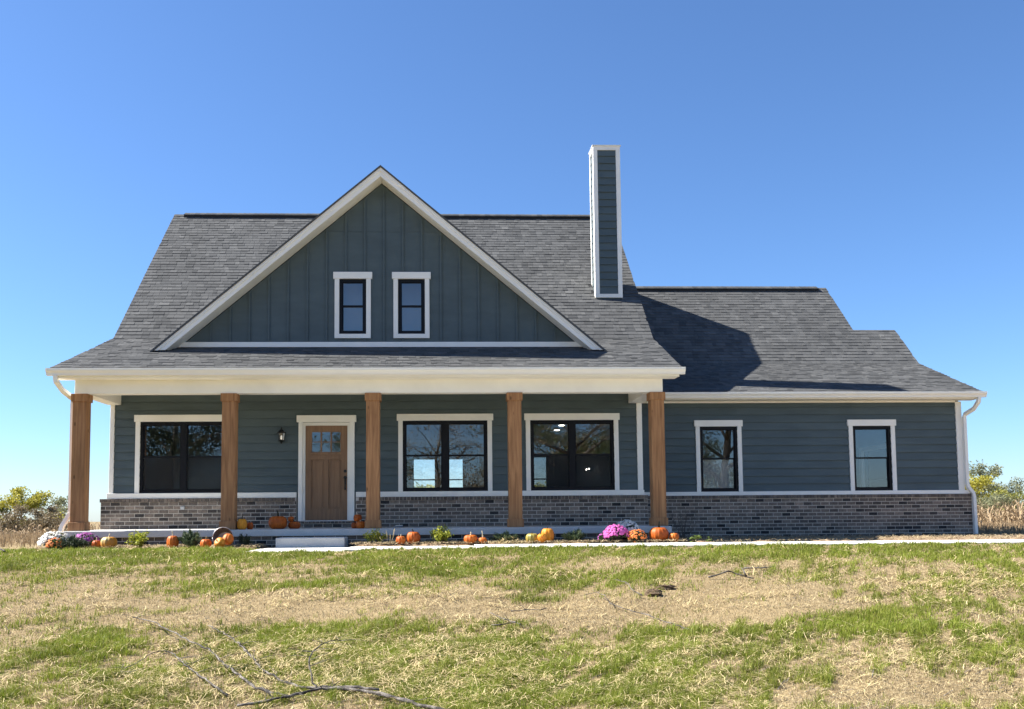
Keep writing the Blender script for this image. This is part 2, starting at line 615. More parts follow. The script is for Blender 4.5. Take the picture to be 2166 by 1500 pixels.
# --- porch wall and wing wall
wm = wall('porch_wall', -6.98, 4.40, 0.42, 3.40, YW, YW + 0.14, [W1, W2, W3, DOOR])
lap_boards(wm, -6.95, 4.30, 1.155, 3.38, YW, [W1, W2, W3, DOOR])
ww = wall('wing_wall', 4.40, 12.16, 0.05, 3.24, YWG, YWG + 0.14, [WA, WB])
lap_boards(ww, 4.42, 12.08, 1.13, 3.19, YWG, [WA, WB])

# end walls and back walls (only their edges can be glimpsed)
MB().prism([(YW + .14, 0.02), (30.1, 0.02), (30.1, 4.45), (25.6, 8.62), (21.0, 4.38), (20.64, 4.2)], 'x', -6.98, -6.84).build('end_wall', 'siding', house)
MB().prism([(YW + .14, 0.02), (30.1, 0.02), (30.1, 4.45), (25.6, 8.62), (21.0, 4.38), (20.64, 4.2)], 'x', 4.26, 4.40).build('end_wall', 'siding', house)
for xa, xb in ((-7.05, -6.985), (4.38, 4.44)):
    MB().prism([(18.62, 3.361), (20.63, 3.361), (20.63, 4.25), (18.62, 3.47)], 'x', xa, xb).build('porch_end_panel', 'siding', house)
SIDEOP = (24.0, 26.42, 0.75, 2.33)
mb = MB()
for a, b, c, d in slices(YWG + .14, 31.4, 0.02, 3.2, [SIDEOP]):
    mb.box(12.02, 12.16, a, b, c, d)
mb.prism([(YWG + .14, 3.2), (31.4, 3.2), (25.2, 5.4), (24.0, 4.3)], 'x', 12.02, 12.16)
mb.build('end_wall', 'siding', house)
MB().prism([(22.5, 3.25), (31.2, 3.25), (26.9, 6.95), (24.0, 4.3)], 'x', 10.95, 11.08).build('end_wall', 'siding', house)
BACK = [(-1.86, -1.03, 1.10, 2.40), (-0.86, -0.13, 1.10, 2.40), (0.02, 0.755, 1.10, 2.40), (2.62, 3.415, 1.10, 2.45)]
wall('back_wall', -6.98, 4.40, 0.02, 4.4, 30.1, 30.24, BACK)
wall('back_wall', 4.40, 12.16, 0.02, 3.2, 31.4, 31.54, [])
for b in BACK:
    w = MB().box(b[0], b[1], 30.13, 30.19, 1.735, 1.775).box(b[0], b[0] + .035, 30.13, 30.19, b[2], b[3]).box(b[1] - .035, b[1], 30.13, 30.19, b[2], b[3])
    w = w.build('window', 'black', house)
    MB().box(b[0] + .035, b[1] - .035, 30.155, 30.161, b[2], b[3]).build('pane', 'glass', w)
# rooms behind the glass
MB().box(-6.84, 4.26, YW + .141, 30.09, 0.40, 0.50).build('room_floor', 'roomfloor', house)
MB().box(-6.84, 4.26, YW + .141, 30.09, 2.80, 2.90).build('room_ceiling', 'room', house)
MB().box(-3.75, -3.63, YW + .142, 30.08, 0.501, 2.799).build('partition_wall', 'room', house)
MB().box(-6.83, -3.76, 24.6, 24.7, 0.501, 2.799).build('partition_wall', 'room', house)
MB().box(-3.62, -1.95, 25.2, 25.32, 0.501, 2.799).build('partition_wall', 'room', house)
MB().box(1.1, 2.5, 27.0, 27.12, 0.501, 2.799).build('partition_wall', 'room', house)
MB().box(4.40, 12.02, YWG + .141, 31.39, 0.40, 0.50).build('room_floor', 'roomfloor', house)
MB().box(4.40, 12.02, YWG + .141, 31.39, 3.0, 3.1).build('room_ceiling', 'roomwhite', house)
MB().box(8.5, 8.62, YWG + .142, 31.38, 0.501, 2.999).build('partition_wall', 'roomwhite', house)
MB().box(4.42, 8.49, 25.0, 25.1, 0.501, 2.999).build('partition_wall', 'room', house)
MB().box(8.63, 12.01, 27.2, 27.3, 0.501, 2.999).build('partition_wall', 'roomwhite', house)
MB().box(11.93, 12.019, 26.43, 26.56, 0.501, 2.45).box(11.93, 12.019, 23.86, 23.99, 0.501, 2.45).box(11.93, 12.019, 23.99, 26.43, 2.34, 2.45).build('inner_casing', 'white', house)
MB().box(12.06, 12.10, 24.0, 26.42, 1.5, 1.54).build('window', 'black', house)
MB().box(12.07, 12.076, 24.0, 26.42, 0.75, 2.33).build('window_pane', 'glass', house)
for lx, ly in ((2.963, 22.92), (3.01, 24.24)):
    MB().lathe([(0.065, 2.795), (0.065, 2.792)], 16, (lx, ly, 0)).build('ceiling_lamp', 'lamp', house)

for k, (lx, lz) in enumerate(((4.03, 1.86), (4.12, 1.88), (4.30, 1.93), (4.37, 1.96))):
    MB().lathe([(0.005, lz + .03), (0.016, lz + .01), (0.016, lz - .01), (0.005, lz - .02)], 10, (lx, 26.0 + .1 * k, 0)).build('pendant_bulb', 'lamp', house)

# --- porch slab, skirt
MB().cbox(-7.17, 4.52, 18.45, 20.44, 0.275, FLOOR, 0.012).build('porch_slab', 'concrete', house)

# --- brick base
BR_L, BR_H = 0.2032, 0.0813
bricks = []   # (x0,x1,y0,y1,z0,z1,tone,parent key)
def brick_tone(r):
    q = r.random()
    if q < 0.16:
        return r.uniform(0.0, 0.22)
    return min(1.0, max(0.2, r.gauss(0.50, 0.14)))
def course_field(x0, x1, z0, n, yf, key, ops=(), seed=1):
    r = random.Random(seed)
    for c in range(n):
        zb = z0 + c * BR_H
        x = x0 - (BR_L / 2 if c % 2 else 0)
        while x < x1 - 0.005:
            a, b = max(x, x0) + 0.0065, min(x + BR_L, x1) - 0.0065
            x += BR_L
            if b - a < 0.03:
                continue
            segs = [(a, b)]
            for o in ops:
                if zb + BR_H > o[2] + 0.02 and zb < o[3]:
                    ns = []
                    for s0, s1 in segs:
                        if s1 <= o[0] or s0 >= o[1]:
                            ns.append((s0, s1))
                        else:
                            if o[0] - s0 > 0.03:
                                ns.append((s0, o[0] - 0.004))
                            if s1 - o[1] > 0.03:
                                ns.append((o[1] + 0.004, s1))
                    segs = ns
            for s0, s1 in segs:
                bricks.append((s0, s1, yf - r.uniform(0.0, 0.004), yf + 0.05, zb + 0.0065, zb + BR_H - 0.0065, brick_tone(r), key))
def rowlock(x0, x1, z0, z1, yf, key, ops=(), seed=2, pitch=0.079):
    r = random.Random(seed)
    x = x0
    while x < x1 - 0.02:
        a, b = x + 0.006, min(x + pitch, x1) - 0.006
        x += pitch
        if any(a < o[1] and b > o[0] and z1 > o[2] + .02 for o in ops):
            continue
        bricks.append((a, b, yf - r.uniform(0.0, 0.004), yf + 0.06, z0 + 0.004, z1, min(1, max(.25, r.gauss(.42, .12))), key))
DC = (-3.06, -1.80, 0.545, 2.66)
base_p = wall('brick_base', -7.17, 4.49, FLOOR + 0.002, 1.04, 20.43, YW - 0.001, [DC], 'mortar')
base_w = wall('brick_base', 4.40, 12.37, 0.0, 1.04, 21.63, YWG - 0.001, [], 'mortar')
base_s = wall('brick_base', -7.10, 4.45, 0.0, 0.275, 18.53, 18.60, [], 'mortar')
course_field(-7.17, 4.49, 0.402, 7, 20.424, 'p', [DC], 11)
rowlock(-7.19, 4.50, 0.966, 1.042, 20.404, 'p', [DC], 12)
rowlock(-3.04, -1.82, 0.486, 0.536, 20.40, 'p', [], 15)
course_field(4.40, 12.37, 0.07, 11, 21.624, 'w', [], 13)
rowlock(4.42, 12.39, 0.966, 1.042, 21.604, 'w', [], 14)
course_field(-7.10, 4.45, 0.03, 3, 18.524, 's', [], 16)
# door sill bricks replace the field there
bricks = [b for b in bricks if not (b[7] == 'p' and b[2] > 20.41 and b[5] > 0.50 and b[4] < 0.545 and b[0] > -3.06 and b[1] < -1.80)]
COLX = [-6.985, -4.113, -1.311, 1.483, 4.329]
def hidden_brick(b):
    if b[7] == 's':
        return True
    xc = (b[0] + b[1]) / 2
    if b[7] == 'p':
        xf = xc * 18.75 / 20.42
        if any(abs(xf - c) < 0.2 for c in COLX):
            return True
    return False
PK = {'p': base_p, 'w': base_w, 's': base_s}
order = sorted(range(len(bricks)), key=lambda i: (hidden_brick(bricks[i]), -(bricks[i][1] - bricks[i][0]) * (bricks[i][5] - bricks[i][4]) / ((bricks[i][0]) ** 2 * 0 + bricks[i][2] ** 2)))
single = set(order[:300])
rest = {'p': MB(), 'w': MB(), 's': MB()}
for i, b in enumerate(bricks):
    mb = MB() if i in single else rest[b[7]]
    mb.tone = b[6]
    mb.box(*b[:6])
    if i in single:
        mb.build('brick', 'brick', PK[b[7]])
for k, mb in rest.items():
    if mb.v:
        mb.build('brick_courses', 'brick', PK[k], kind='stuff')
MB().cbox(-5.50, -5.41, 20.395, 20.423, 0.805, 0.875, 0.006).build('outlet_cover', pmat('outlet_grey', (0.5, 0.5, 0.48), 0.5, 0.05), house)

# --- white trim on walls
def trim(name, x0, x1, z0, z1, y, parent=None, proud=0.046, mat='white'):
    return MB().cbox(x0, x1, y - proud, y, z0, z1, 0.004).build(name, mat, parent or house)
trim('water_table', -7.05, DC[0] - .001, 1.046, 1.158, YW, proud=0.07)
trim('water_table', DC[1] + .001, 4.42, 1.046, 1.158, YW, proud=0.07)
trim('water_table', 4.42, 12.30, 1.046, 1.132, YWG, proud=0.07)
trim('corner_board', -7.02, -6.93, 1.16, 3.049, YW, proud=0.046)
trim('corner_board', 4.29, 4.405, 1.16, 3.049, YW, proud=0.046)
trim('corner_board', 12.06, 12.20, 1.133, 3.20, YWG, proud=0.046)
trim('frieze_board', 4.42, 12.06, 3.185, 3.25, YWG, proud=0.045)

# --- windows
def window(o, y, double, head=True, sill=False, side_to=None, tw=0.098, meet=None, screens=True):
    x0, x1, z0, z1 = o
    org = thing_part('window', ((x0 + x1) / 2, y, z0), house)
    f = 0.055
    fr = MB()
    fr.box(x0, x1, y - 0.012, y + 0.10, z1 - f, z1).box(x0, x1, y - 0.012, y + 0.10, z0, z0 + f)
    fr.box(x0, x0 + f, y - 0.010, y + 0.10, z0 + f, z1 - f).box(x1 - f, x1, y - 0.010, y + 0.10, z0 + f, z1 - f)
    fr.build('frame', 'black', org)
    units = [(x0 + f, x1 - f)]
    if double:
        m = (x0 + x1) / 2
        MB().box(m - 0.062, m + 0.062, y - 0.008, y + 0.10, z0 + f, z1 - f).build('mullion', 'black', org)
        units = [(x0 + f, m - 0.062), (m + 0.062, x1 - f)]
    zm = meet if meet else (z0 + z1) / 2 - 0.005
    for a, b in units:
        s = 0.026
        for (c, d, yy, nm) in ((zm + 0.005, z1 - f, y + 0.018, 'upper_sash'), (z0 + f, zm + 0.028, y + 0.048, 'lower_sash')):
            sm = MB()
            sm.box(a, b, yy, yy + 0.028, c, c + (0.035 if nm == 'upper_sash' else s)).box(a, b, yy, yy + 0.028, d - s, d)
            sm.box(a, a + s, yy + .001, yy + 0.027, c + s, d - s).box(b - s, b, yy + .001, yy + 0.027, c + s, d - s)
            sm.build(nm, 'black', org)
            MB().box(a + s, b - s, yy + 0.011, yy + 0.016, c + s, d - s).build('pane', 'glass', org)
        if screens:
            MB().box(a + 0.004, b - 0.004, y + 0.0145, y + 0.0155, z0 + f, zm + 0.004).build('insect_screen', 'screen', org)
    zs = side_to if side_to else z0
    trim('side_trim', x0 - tw, x0 - .0005, zs, z1 + 0.004, y, org)
    trim('side_trim', x1 + .0005, x1 + tw, zs, z1 + 0.004, y, org)
    MB().cbox(x0 - tw - 0.03, x1 + tw + 0.03, y - 0.058, y, z1 + 0.005, z1 + 0.150, 0.005).build('head_trim', 'white', org)
    if sill:
        trim('sill_trim', x0 - tw, x1 + tw, z0 - 0.092, z0 - .001, y, org)
    return org

def thing_part(name, loc, parent):
    o = bpy.data.objects.new(name, None)
    COL.objects.link(o)
    o.parent = parent
    WORLD_LOC[o.name] = Vector(loc)
    o.location = Vector(loc) - WORLD_LOC[parent.name]
    return o

window(W1, YW, True, meet=1.912, side_to=1.160)
window(W2, YW, True, meet=1.912, side_to=1.160, screens=False)
window(W3, YW, True, meet=1.912, side_to=1.160)
wa = window(WA, YWG, False, meet=1.873, side_to=1.134, screens=False)
MB().box(WA[0] + .06, WA[1] - .06, YWG + .118, YWG + .121, WA[2] + .055, 1.885).build('reflection_sheet', pmat('reflection_grey', (.42, .43, .43), .8, .06, 3), wa)  # added grey sheet, its tone stands in for sky reflected in the lower pane
window(WB, YWG, False, meet=1.873, side_to=1.134, screens=False)
window(G1, YG, False, sill=True, side_to=G1[2] - .0005, screens=False)
window(G2, YG, False, sill=True, side_to=G2[2] - .0005, screens=False)

# --- front door
dr = thing_part('door', (-2.435, 20.5, 0.545), house)
dx0, dx1, dz0, dz1, dy = -2.882, -1.988, 0.560, 2.588, 20.50
lites = []
for r_ in range(2):
    for c_ in range(3):
        a = dx0 + 0.135 + c_ * 0.214
        z = 2.255 - r_ * 0.222 + 0.01
        lites.append((a, a + 0.182, z - 0.02, z + 0.186))
pans = [(dx0 + 0.118, dx0 + 0.405, 0.80, 1.86), (dx0 + 0.489, dx0 + 0.776, 0.80, 1.86)]
mb = MB()
for a, b, c, d in slices(dx0, dx1, dz0, dz1, lites + pans):
    mb.box(a, b, dy, dy + 0.045, c, d)
mb.build('door_slab', 'door', dr)
for p_ in pans:
    a, b, c, d = p_
    MB().box(a, b, dy + 0.030, dy + 0.042, c, d).build('panel', 'door', dr)
    MB().box(a + .04, b - .04, dy + 0.018, dy + 0.0295, c + .04, d - .04).build('raised_field', 'door', dr)
for a, b, c, d in lites:
    MB().box(a, b, dy + 0.018, dy + 0.024, c, d).build('pane', 'glass', dr)
MB().box(dx0 + 0.10, dx1 - 0.10, dy - 0.022, dy - 0.0005, 1.965, 2.005).build('lite_shelf', 'door', dr)
mb = MB()
mb.box(DOOR[0], dx0 - .002, YW - 0.02, YW + 0.12, 0.546, DOOR[3]).box(dx1 + .002, DOOR[1], YW - 0.02, YW + 0.12, 0.546, DOOR[3]).box(dx0 - .002, dx1 + .002, YW - 0.0195, YW + 0.12, dz1 + .003, DOOR[3])
mb.build('jamb', 'white', dr)
trim('casing', -3.022, DOOR[0] + .02, 0.546, 2.66, YW, dr, proud=0.10)
trim('casing', DOOR[1] - .02, -1.828, 0.546, 2.66, YW, dr, proud=0.10)
MB().cbox(-3.062, -1.795, YW - 0.112, YW, 2.661, 2.806, 0.005).build('head_trim', 'white', dr)
MB().cbox(-2.95, -1.92, YW - 0.10, YW + 0.06, 0.536, 0.558, 0.004).build('threshold', pmat('threshold_metal', (0.5, 0.5, 0.5), 0.4, 0.1), dr)
def disc_y(x, y, z, r, t, n=16):
    mb = MB()
    P = [(x + r * math.cos(2 * math.pi * k / n), z + r * math.sin(2 * math.pi * k / n)) for k in range(n)]
    return mb.prism(P, 'y', y - t, y)
disc_y(-2.031, dy - .001, 1.606, 0.034, 0.024).build('deadbolt', 'iron', dr)
hb = disc_y(-2.031, dy - .001, 1.47, 0.036, 0.018)
hb.box(-2.047, -2.015, dy - 0.018, dy - .001, 1.32, 1.46)
hb.tube([(-2.031, dy - .015, 1.46), (-2.031, dy - .055, 1.43), (-2.031, dy - .062, 1.34), (-2.031, dy - .055, 1.25), (-2.031, dy - .01, 1.215)], [0.014, 0.013, 0.012, 0.013, 0.02], 8)
hb.build('handle', 'iron', dr)

# --- porch beam, ceiling, columns
MB().cbox(-7.08, 4.44, 18.62, 18.88, 3.058, 3.40, 0.006).build('porch_beam', 'white', house)
MB().cbox(-7.08, -6.80, 18.882, YW - .022, 3.05, 3.40, 0.004).build('porch_beam', 'white', house)
MB().cbox(4.12, 4.44, 18.882, YW - .022, 3.05, 3.40, 0.004).build('porch_beam', 'white', house)
MB().box(-6.79, 4.11, 18.885, YW - .002, 3.385, 3.399).build('porch_ceiling', 'white', house)
for cx_ in COLX:
    c_ = thing_part('porch_column', (cx_, 18.75, FLOOR), house)
    MB().cbox(cx_ - .131, cx_ + .131, 18.619, 18.881, FLOOR + .002, 3.056, 0.006).build('shaft', 'cedar', c_)
    for nm, z0_, z1_ in (('cap', 2.905, 3.0565), ('base', FLOOR + .003, 0.565)):
        mb = MB()
        mb.cbox(cx_ - .155, cx_ + .155, 18.594, 18.906, z0_, z1_, 0.005)
        mb.build(nm, 'cedar', c_)
# ------------------------------------------------------------------ roofs
EXPO = 0.143
shingles = []     # (8 corner points, tone, parent key)
GAX, GAZ, GSL = -1.22, 8.0, 0.836
def plane_rows(key, y0, z0, y1, z1, xl0, xl1, xr0, xr1, seed, skip=None):
    """shingle courses on a slope from (y0,z0) up to (y1,z1); left/right edges run from x?0 at the eave to x?1 at the top"""
    r = random.Random(seed)
    L = math.hypot(y1 - y0, z1 - z0)
    dy_, dz_ = (y1 - y0) / L, (z1 - z0) / L
    ny_, nz_ = -dz_, dy_
    n = int(math.ceil(L / EXPO))
    run = 0.45
    for i in range(n):
        s0, s1 = i * EXPO, min((i + 1) * EXPO, L)
        t0 = s0 / L
        xa, xb = xl0 + (xl1 - xl0) * t0 - 0.012, xr0 + (xr1 - xr0) * t0 + 0.012
        x = xa - r.uniform(0, 0.25)
        while x < xb:
            w = r.choice((0.10, 0.12, 0.14, 0.17, 0.20, 0.23)) * r.uniform(0.85, 1.15)
            a, b = max(x, xa) + 0.002, min(x + w, xb) - 0.002
            x += w
            if b - a < 0.02:
                continue
            q = r.random()
            run = 0.15 * run + 0.85 * r.gauss(0.42, 0.19)
            tone = min(1, max(0, run + (0.28 if q > 0.95 else (-0.25 if q < 0.10 else 0))))
            th = r.choice((0.005, 0.006, 0.011, 0.013))
            yc, zc = y0 + dy_ * (s0 + s1) / 2, z0 + dz_ * (s0 + s1) / 2
            if skip and skip((a + b) / 2, yc, zc):
                continue
            def P(xx, s, h):
                return (xx, y0 + dy_ * s + ny_ * h, z0 + dz_ * s + nz_ * h)
            sA = s0 - (0.006 if th > 0.01 else 0.0)
            sB = s1 + 0.004
            lo = 0.0012
            shingles.append(([P(a, sA, lo), P(b, sA, lo), P(b, sB, lo), P(a, sB, lo),
                              P(a, sA, th + .004), P(b, sA, th + .004), P(b, sB, 0.003), P(a, sB, 0.003)], tone, key))
def roof_slab(name, y0, z0, y1, z1, xl0, xl1, xr0, xr1, th=0.05, mat='roofdark', parent=None):
    L = math.hypot(y1 - y0, z1 - z0)
    ny_, nz_ = -(z1 - z0) / L, (y1 - y0) / L
    if nz_ < 0:
        ny_, nz_ = -ny_, -nz_
    oy, oz = -ny_ * th, -nz_ * th
    return MB().hexa([(xl0, y0 + oy, z0 + oz), (xr0, y0 + oy, z0 + oz), (xr1, y1 + oy, z1 + oz), (xl1, y1 + oy, z1 + oz),
                      (xl0, y0, z0), (xr0, y0, z0), (xr1, y1, z1), (xl1, y1, z1)]).build(name, mat, parent or house)
EY, EZ, BY, BZ, RY, RZ = 18.28, 3.515, 21.0, 4.585, 25.6, 8.85
XL0, XL1, XR0, XR1 = -7.40, -7.16, 4.72, 4.80
in_gable = lambda x, y, z: abs(x - GAX) < (GAZ - z) / GSL - 0.06 and y > 20.1
rf = roof_slab('roof', EY, EZ, BY, BZ, XL0, XL1, XR0, XR1)
rs = roof_slab('roof', BY, BZ, RY, RZ, XL1, XL1, XR1, XR1)
roof_slab('roof_back', 30.7, 8.85 - .927 * 5.1, RY, RZ, XL1, XL1, XR1, XR1, mat='shingle')
plane_rows('m0', EY - 0.02, EZ - 0.008, BY, BZ, XL0, XL1, XR0, XR1, 21, in_gable)
plane_rows('m1', BY, BZ, RY, RZ, XL1, XL1, XR1, XR1, 22, lambda x, y, z: in_gable(x, y, z) or (3.75 < x < 4.37 and 22.27 < y < 22.78))
WEY, WEZ, WBY, WBZ, WRY, WRZ = 21.27, 3.385, 24.0, 4.47, 26.9, 7.158
wf = roof_slab('roof', WEY, WEZ, WBY, WBZ, 4.45, 4.45, 12.49, 12.44)
wsA = roof_slab('roof', WBY, WBZ, WRY, WRZ, 4.45, 4.45, 11.27, 11.27)
wsB = roof_slab('roof', WBY + .001, WBZ, 25.2, WBZ + .927 * 1.2, 11.272, 11.272, 12.44, 12.44)
roof_slab('roof_back', 31.9, WRZ - .927 * 5.0, WRY, WRZ, 4.45, 4.45, 11.27, 11.27, mat='shingle')
roof_slab('roof_back', 31.85, 3.05, 25.2, WBZ + .927 * 1.2, 11.28, 11.28, 12.44, 12.44, mat='shingle')
plane_rows('w0', WEY - 0.02, WEZ - 0.008, WBY, WBZ, 4.45, 4.45, 12.49, 12.44, 23)
plane_rows('w1', WBY, WBZ, WRY, WRZ, 4.45, 4.45, 11.27, 11.27, 24)
plane_rows('w2', WBY, WBZ, 25.2, WBZ + .927 * 1.2, 11.285, 11.285, 12.44, 12.44, 25)
PR = {'m0': rf, 'm1': rs, 'w0': wf, 'w1': wsA, 'w2': wsB}
campos = np.array([0, 0, 0.67])
def sh_size(s):
    P = np.array(s[0][4:8])
    n_ = np.cross(P[1] - P[0], P[3] - P[0])
    d = P.mean(0) - campos
    D = np.linalg.norm(d)
    return -abs(float(n_ @ d)) / D ** 3
def sh_hidden(s):
    P = np.array(s[0][4:8]).mean(0)
    if s[2] == 'm1':     # hidden behind the gable face as seen from the lawn
        k = 19.6 / P[1]
        x, z = P[0] * k, 0.67 + (P[2] - 0.67) * k
        return abs(x - GAX) < (GAZ - z) / GSL + 0.05 and z > 4.0
    return P[0] * 18.3 / P[1] < 4.9 and s[2][0] == 'w'
order = sorted(range(len(shingles)), key=lambda i: (sh_hidden(shingles[i]), sh_size(shingles[i])))
single = set(order[:300])
rest = {k: MB() for k in PR}
for i, s_ in enumerate(shingles):
    mb = MB() if i in single else rest[s_[2]]
    mb.tone = s_[1]
    mb.hexa(s_[0])
    if i in single:
        mb.build('shingle', 'shingle', PR[s_[2]])
for k, mb in rest.items():
    mb.build('shingle_courses', 'shingle', PR[k], kind='stuff')
# ridge vents: a dark slotted strip under capping shingles
def ridge(x0, x1, y, z, parent, seed):
    MB().box(x0, x1, y - 0.16, y + 0.16, z - 0.13, z - 0.035).build('ridge_vent', 'vent', parent)
    mb = MB()
    r = random.Random(seed)
    x = x0
    while x < x1:
        b = min(x + 0.143, x1)
        mb.tone = min(1, max(0, r.gauss(.3, .2)))
        t = 0.012
        mb.hexa([(x, y - .185, z - .075), (b, y - .185, z - .075), (b, y, z + .028), (x, y, z + .028), (x, y - .185, z - .055), (b, y - .185, z - .060), (b, y, z + .044), (x, y, z + .050)])
        mb.hexa([(x, y, z + .028), (b, y, z + .028), (b, y + .185, z - .075), (x, y + .185, z - .075), (x, y, z + .050), (b, y, z + .044), (b, y + .185, z - .060), (x, y + .185, z - .055)])
        x = b
    mb.build('ridge_cap', 'shingle', parent, kind='stuff')
ridge(-6.88, 4.6, RY, RZ, rs, 3)
ridge(4.9, 11.0, WRY, WRZ, wsA, 4)
# rake boards under the sloping side edges
for (xa, xb) in ((XL1 + .01, XL1 + .045), (XR1 - .045, XR1 - .01)):
    MB().prism([(BY, BZ - .055), (RY, RZ - .055), (RY, RZ - .26), (BY, BZ - .26)], 'x', xa, xb).build('rake_board', 'white', house)
for x0_, x1_ in ((XL0 + .03, XL1 + .02), (XR0 - .05, XR1 - .02)):
    MB().hexa([(x0_, EY + .03, EZ - .20), (x0_ + .03, EY + .03, EZ - .20), (x1_ + .03, BY, BZ - .24), (x1_, BY, BZ - .24),
               (x0_, EY + .03, EZ - .045), (x0_ + .03, EY + .03, EZ - .045), (x1_ + .03, BY, BZ - .06), (x1_, BY, BZ - .06)]).build('rake_board', 'white', house)
MB().hexa([(12.42, WEY + .03, WEZ - .2), (12.45, WEY + .03, WEZ - .2), (12.42, WBY, WBZ - .24), (12.39, WBY, WBZ - .24),
           (12.42, WEY + .03, WEZ - .045), (12.45, WEY + .03, WEZ - .045), (12.42, WBY, WBZ - .06), (12.39, WBY, WBZ - .06)]).build('rake_board', 'white', house)
for xa, y1_, z1_ in ((11.22, WRY, WRZ), (12.39, 25.2, WBZ + .927 * 1.2)):
    MB().prism([(WBY, WBZ - .055), (y1_, z1_ - .055), (y1_, z1_ - .26), (WBY, WBZ - .26)], 'x', xa, xa + .035).build('rake_board', 'white', house)

# gutters (ogee section), fascia, soffit
def gutter(x0, x1, y, ztop, h=0.135):
    P = [(y + .125, ztop), (y + .125, ztop - h), (y + .045, ztop - h), (y + .040, ztop - h * .72), (y + .022, ztop - h * .52),
         (y + .004, ztop - h * .36), (y, ztop - .022), (y + .010, ztop - .018), (y + .006, ztop), (y + .016, ztop)]
    return MB().prism(P, 'x', x0, x1)
gutter(-7.455, 4.785, 18.135, 3.488).build('gutter', 'gutter', house)
MB().box(-7.36, 4.68, 18.262, 18.285, 3.33, 3.462).build('fascia', 'white', house)
MB().box(-7.36, 4.68, 18.262, 18.619, 3.318, 3.329).build('soffit', 'white', house)
gutter(4.47, 12.53, 21.125, 3.372, 0.125).build('gutter', 'gutter', house)
MB().box(4.47, 12.44, 21.252, 21.275, 3.235, 3.345).build('fascia', 'white', house)
MB().box(4.47, 12.44, 21.252, YWG - .03, 3.222, 3.234).build('soffit', 'white', house)

# downspouts
hx = 0.030
MB().rect_tube([(-7.285, 18.20, 3.36), (-7.283, 18.22, 3.25), (-7.245, 18.45, 3.10), (-7.185, 18.80, 2.99), (-7.178, 18.82, 2.90), (-7.178, 18.82, 0.78), (-7.20, 18.80, 0.70),
                (-7.30, 18.74, 0.50), (-7.318, 18.73, 0.42), (-7.325, 18.72, 0.30), (-7.36, 18.70, 0.255), (-7.46, 18.66, 0.215)], .036, .048).build('downspout', 'gutter', house)
MB().rect_tube([(12.37, 21.20, 3.25), (12.365, 21.22, 3.15), (12.33, 21.36, 3.00), (12.235, 21.58, 2.89), (12.225, 21.605, 2.80), (12.225, 21.605, 1.27), (12.245, 21.595, 1.19),
                (12.34, 21.58, 1.06), (12.355, 21.575, 0.98), (12.36, 21.575, 0.06)], .034, .045).build('downspout', 'gutter', house)

# --- front gable: face, battens, rakes, roof
gw_apex, gw_base = 7.76, 4.20
def gtop(x):
    return GAZ - 0.235 - GSL * abs(x - GAX)
xl_, xr_ = GAX - (gw_apex - gw_base) / GSL, GAX + (gw_apex - gw_base) / GSL
mb = MB()
cut = sorted({xl_, GAX, xr_, G1[0], G1[1], G2[0], G2[1]})
for a, b in zip(cut[:-1], cut[1:]):
    m_ = (a + b) / 2
    op = [g for g in (G1, G2) if g[0] < m_ < g[1]]
    if op:
        g = op[0]
        mb.prism([(a, gw_base), (b, gw_base), (b, g[2]), (a, g[2])], 'y', YG, YG + .1)
        mb.prism([(a, g[3]), (b, g[3]), (b, gtop(b)), (a, gtop(a))], 'y', YG, YG + .1)
    else:
        poly = [(a, gw_base), (b, gw_base), (b, max(gtop(b), gw_base + .001)), (a, max(gtop(a), gw_base + .001))]
        mb.prism(poly, 'y', YG, YG + .1)
gwall = mb.build('gable_wall', 'siding', house)
MB().box(-2.6, 0.2, YG + .6, YG + .65, 4.3, 6.2).build('attic_wall', 'room', house)
for k in range(-10, 11):
    bx_ = -1.176 + 0.405 * k
    for z0_, z1_ in ((4.32, None),):
        zt = min(gtop(bx_ - .03), gtop(bx_ + .03))
        if zt < 4.40:
            continue
        segs = [(4.32, zt)]
        for g in (G1, G2):
            if g[0] - .10 < bx_ < g[1] + .10:
                segs = [(4.32, g[2] - .095), (g[3] + .152, zt)]
        for c, d in segs:
            if d - c > 0.03:
                MB().cbox(bx_ - .021, bx_ + .021, YG - .030, YG, c, d, .003).build('batten', 'siding', gwall)
sm = (GAZ - .235 - 6.718) / GSL
MB().box(GAX - sm, GAX + sm, YG - .008, YG, 6.713, 6.723).build('seam_flashing', 'siding', gwall)
MB().cbox(xl_ - .22, xr_ + .22, YG - .046, YG, 4.215, 4.322, .004).build('gable_base_trim', 'white', house)
def rake_poly(s, drop0, drop1, zb):
    a = (GAZ - drop0 - zb) / GSL
    b = (GAZ - drop1 - zb) / GSL
    return [(GAX, GAZ - drop0), (GAX + s * a, zb), (GAX + s * b, zb), (GAX, GAZ - drop1)]
YR = 19.60
for s in (-1, 1):
    MB().prism(rake_poly(s, .035, .215, 4.085), 'y', YR + .02, YR + .045).build('rake_board', 'white', house)
    MB().prism(rake_poly(s, .030, .105, 4.075), 'y', YR, YR + .0195).build('rake_board', 'white', house)
    MB().prism(rake_poly(s, .200, .218, 4.10), 'y', YR + .046, YG - .001).build('rake_soffit', 'white', house)
    # roof plane of the gable, running back into the main slope
    yb0, yb1 = 21.0 + (4.10 - 4.585) / .927 + .35, 21.0 + (GAZ - 4.585) / .927 + .05
    x_e = GAX + s * (GAZ - 4.06) / GSL
    MB().hexa([(x_e, YR - .025, 4.055 - .035), (GAX, YR - .025, GAZ - .03), (GAX, yb1, GAZ - .03), (x_e, yb0, 4.055 - .035),
               (x_e + s * .01, YR - .025, 4.06), (GAX, YR - .025, GAZ + .012), (GAX, yb1, GAZ + .012), (x_e + s * .01, yb0, 4.06)]).build('gable_roof', 'shingle', house)

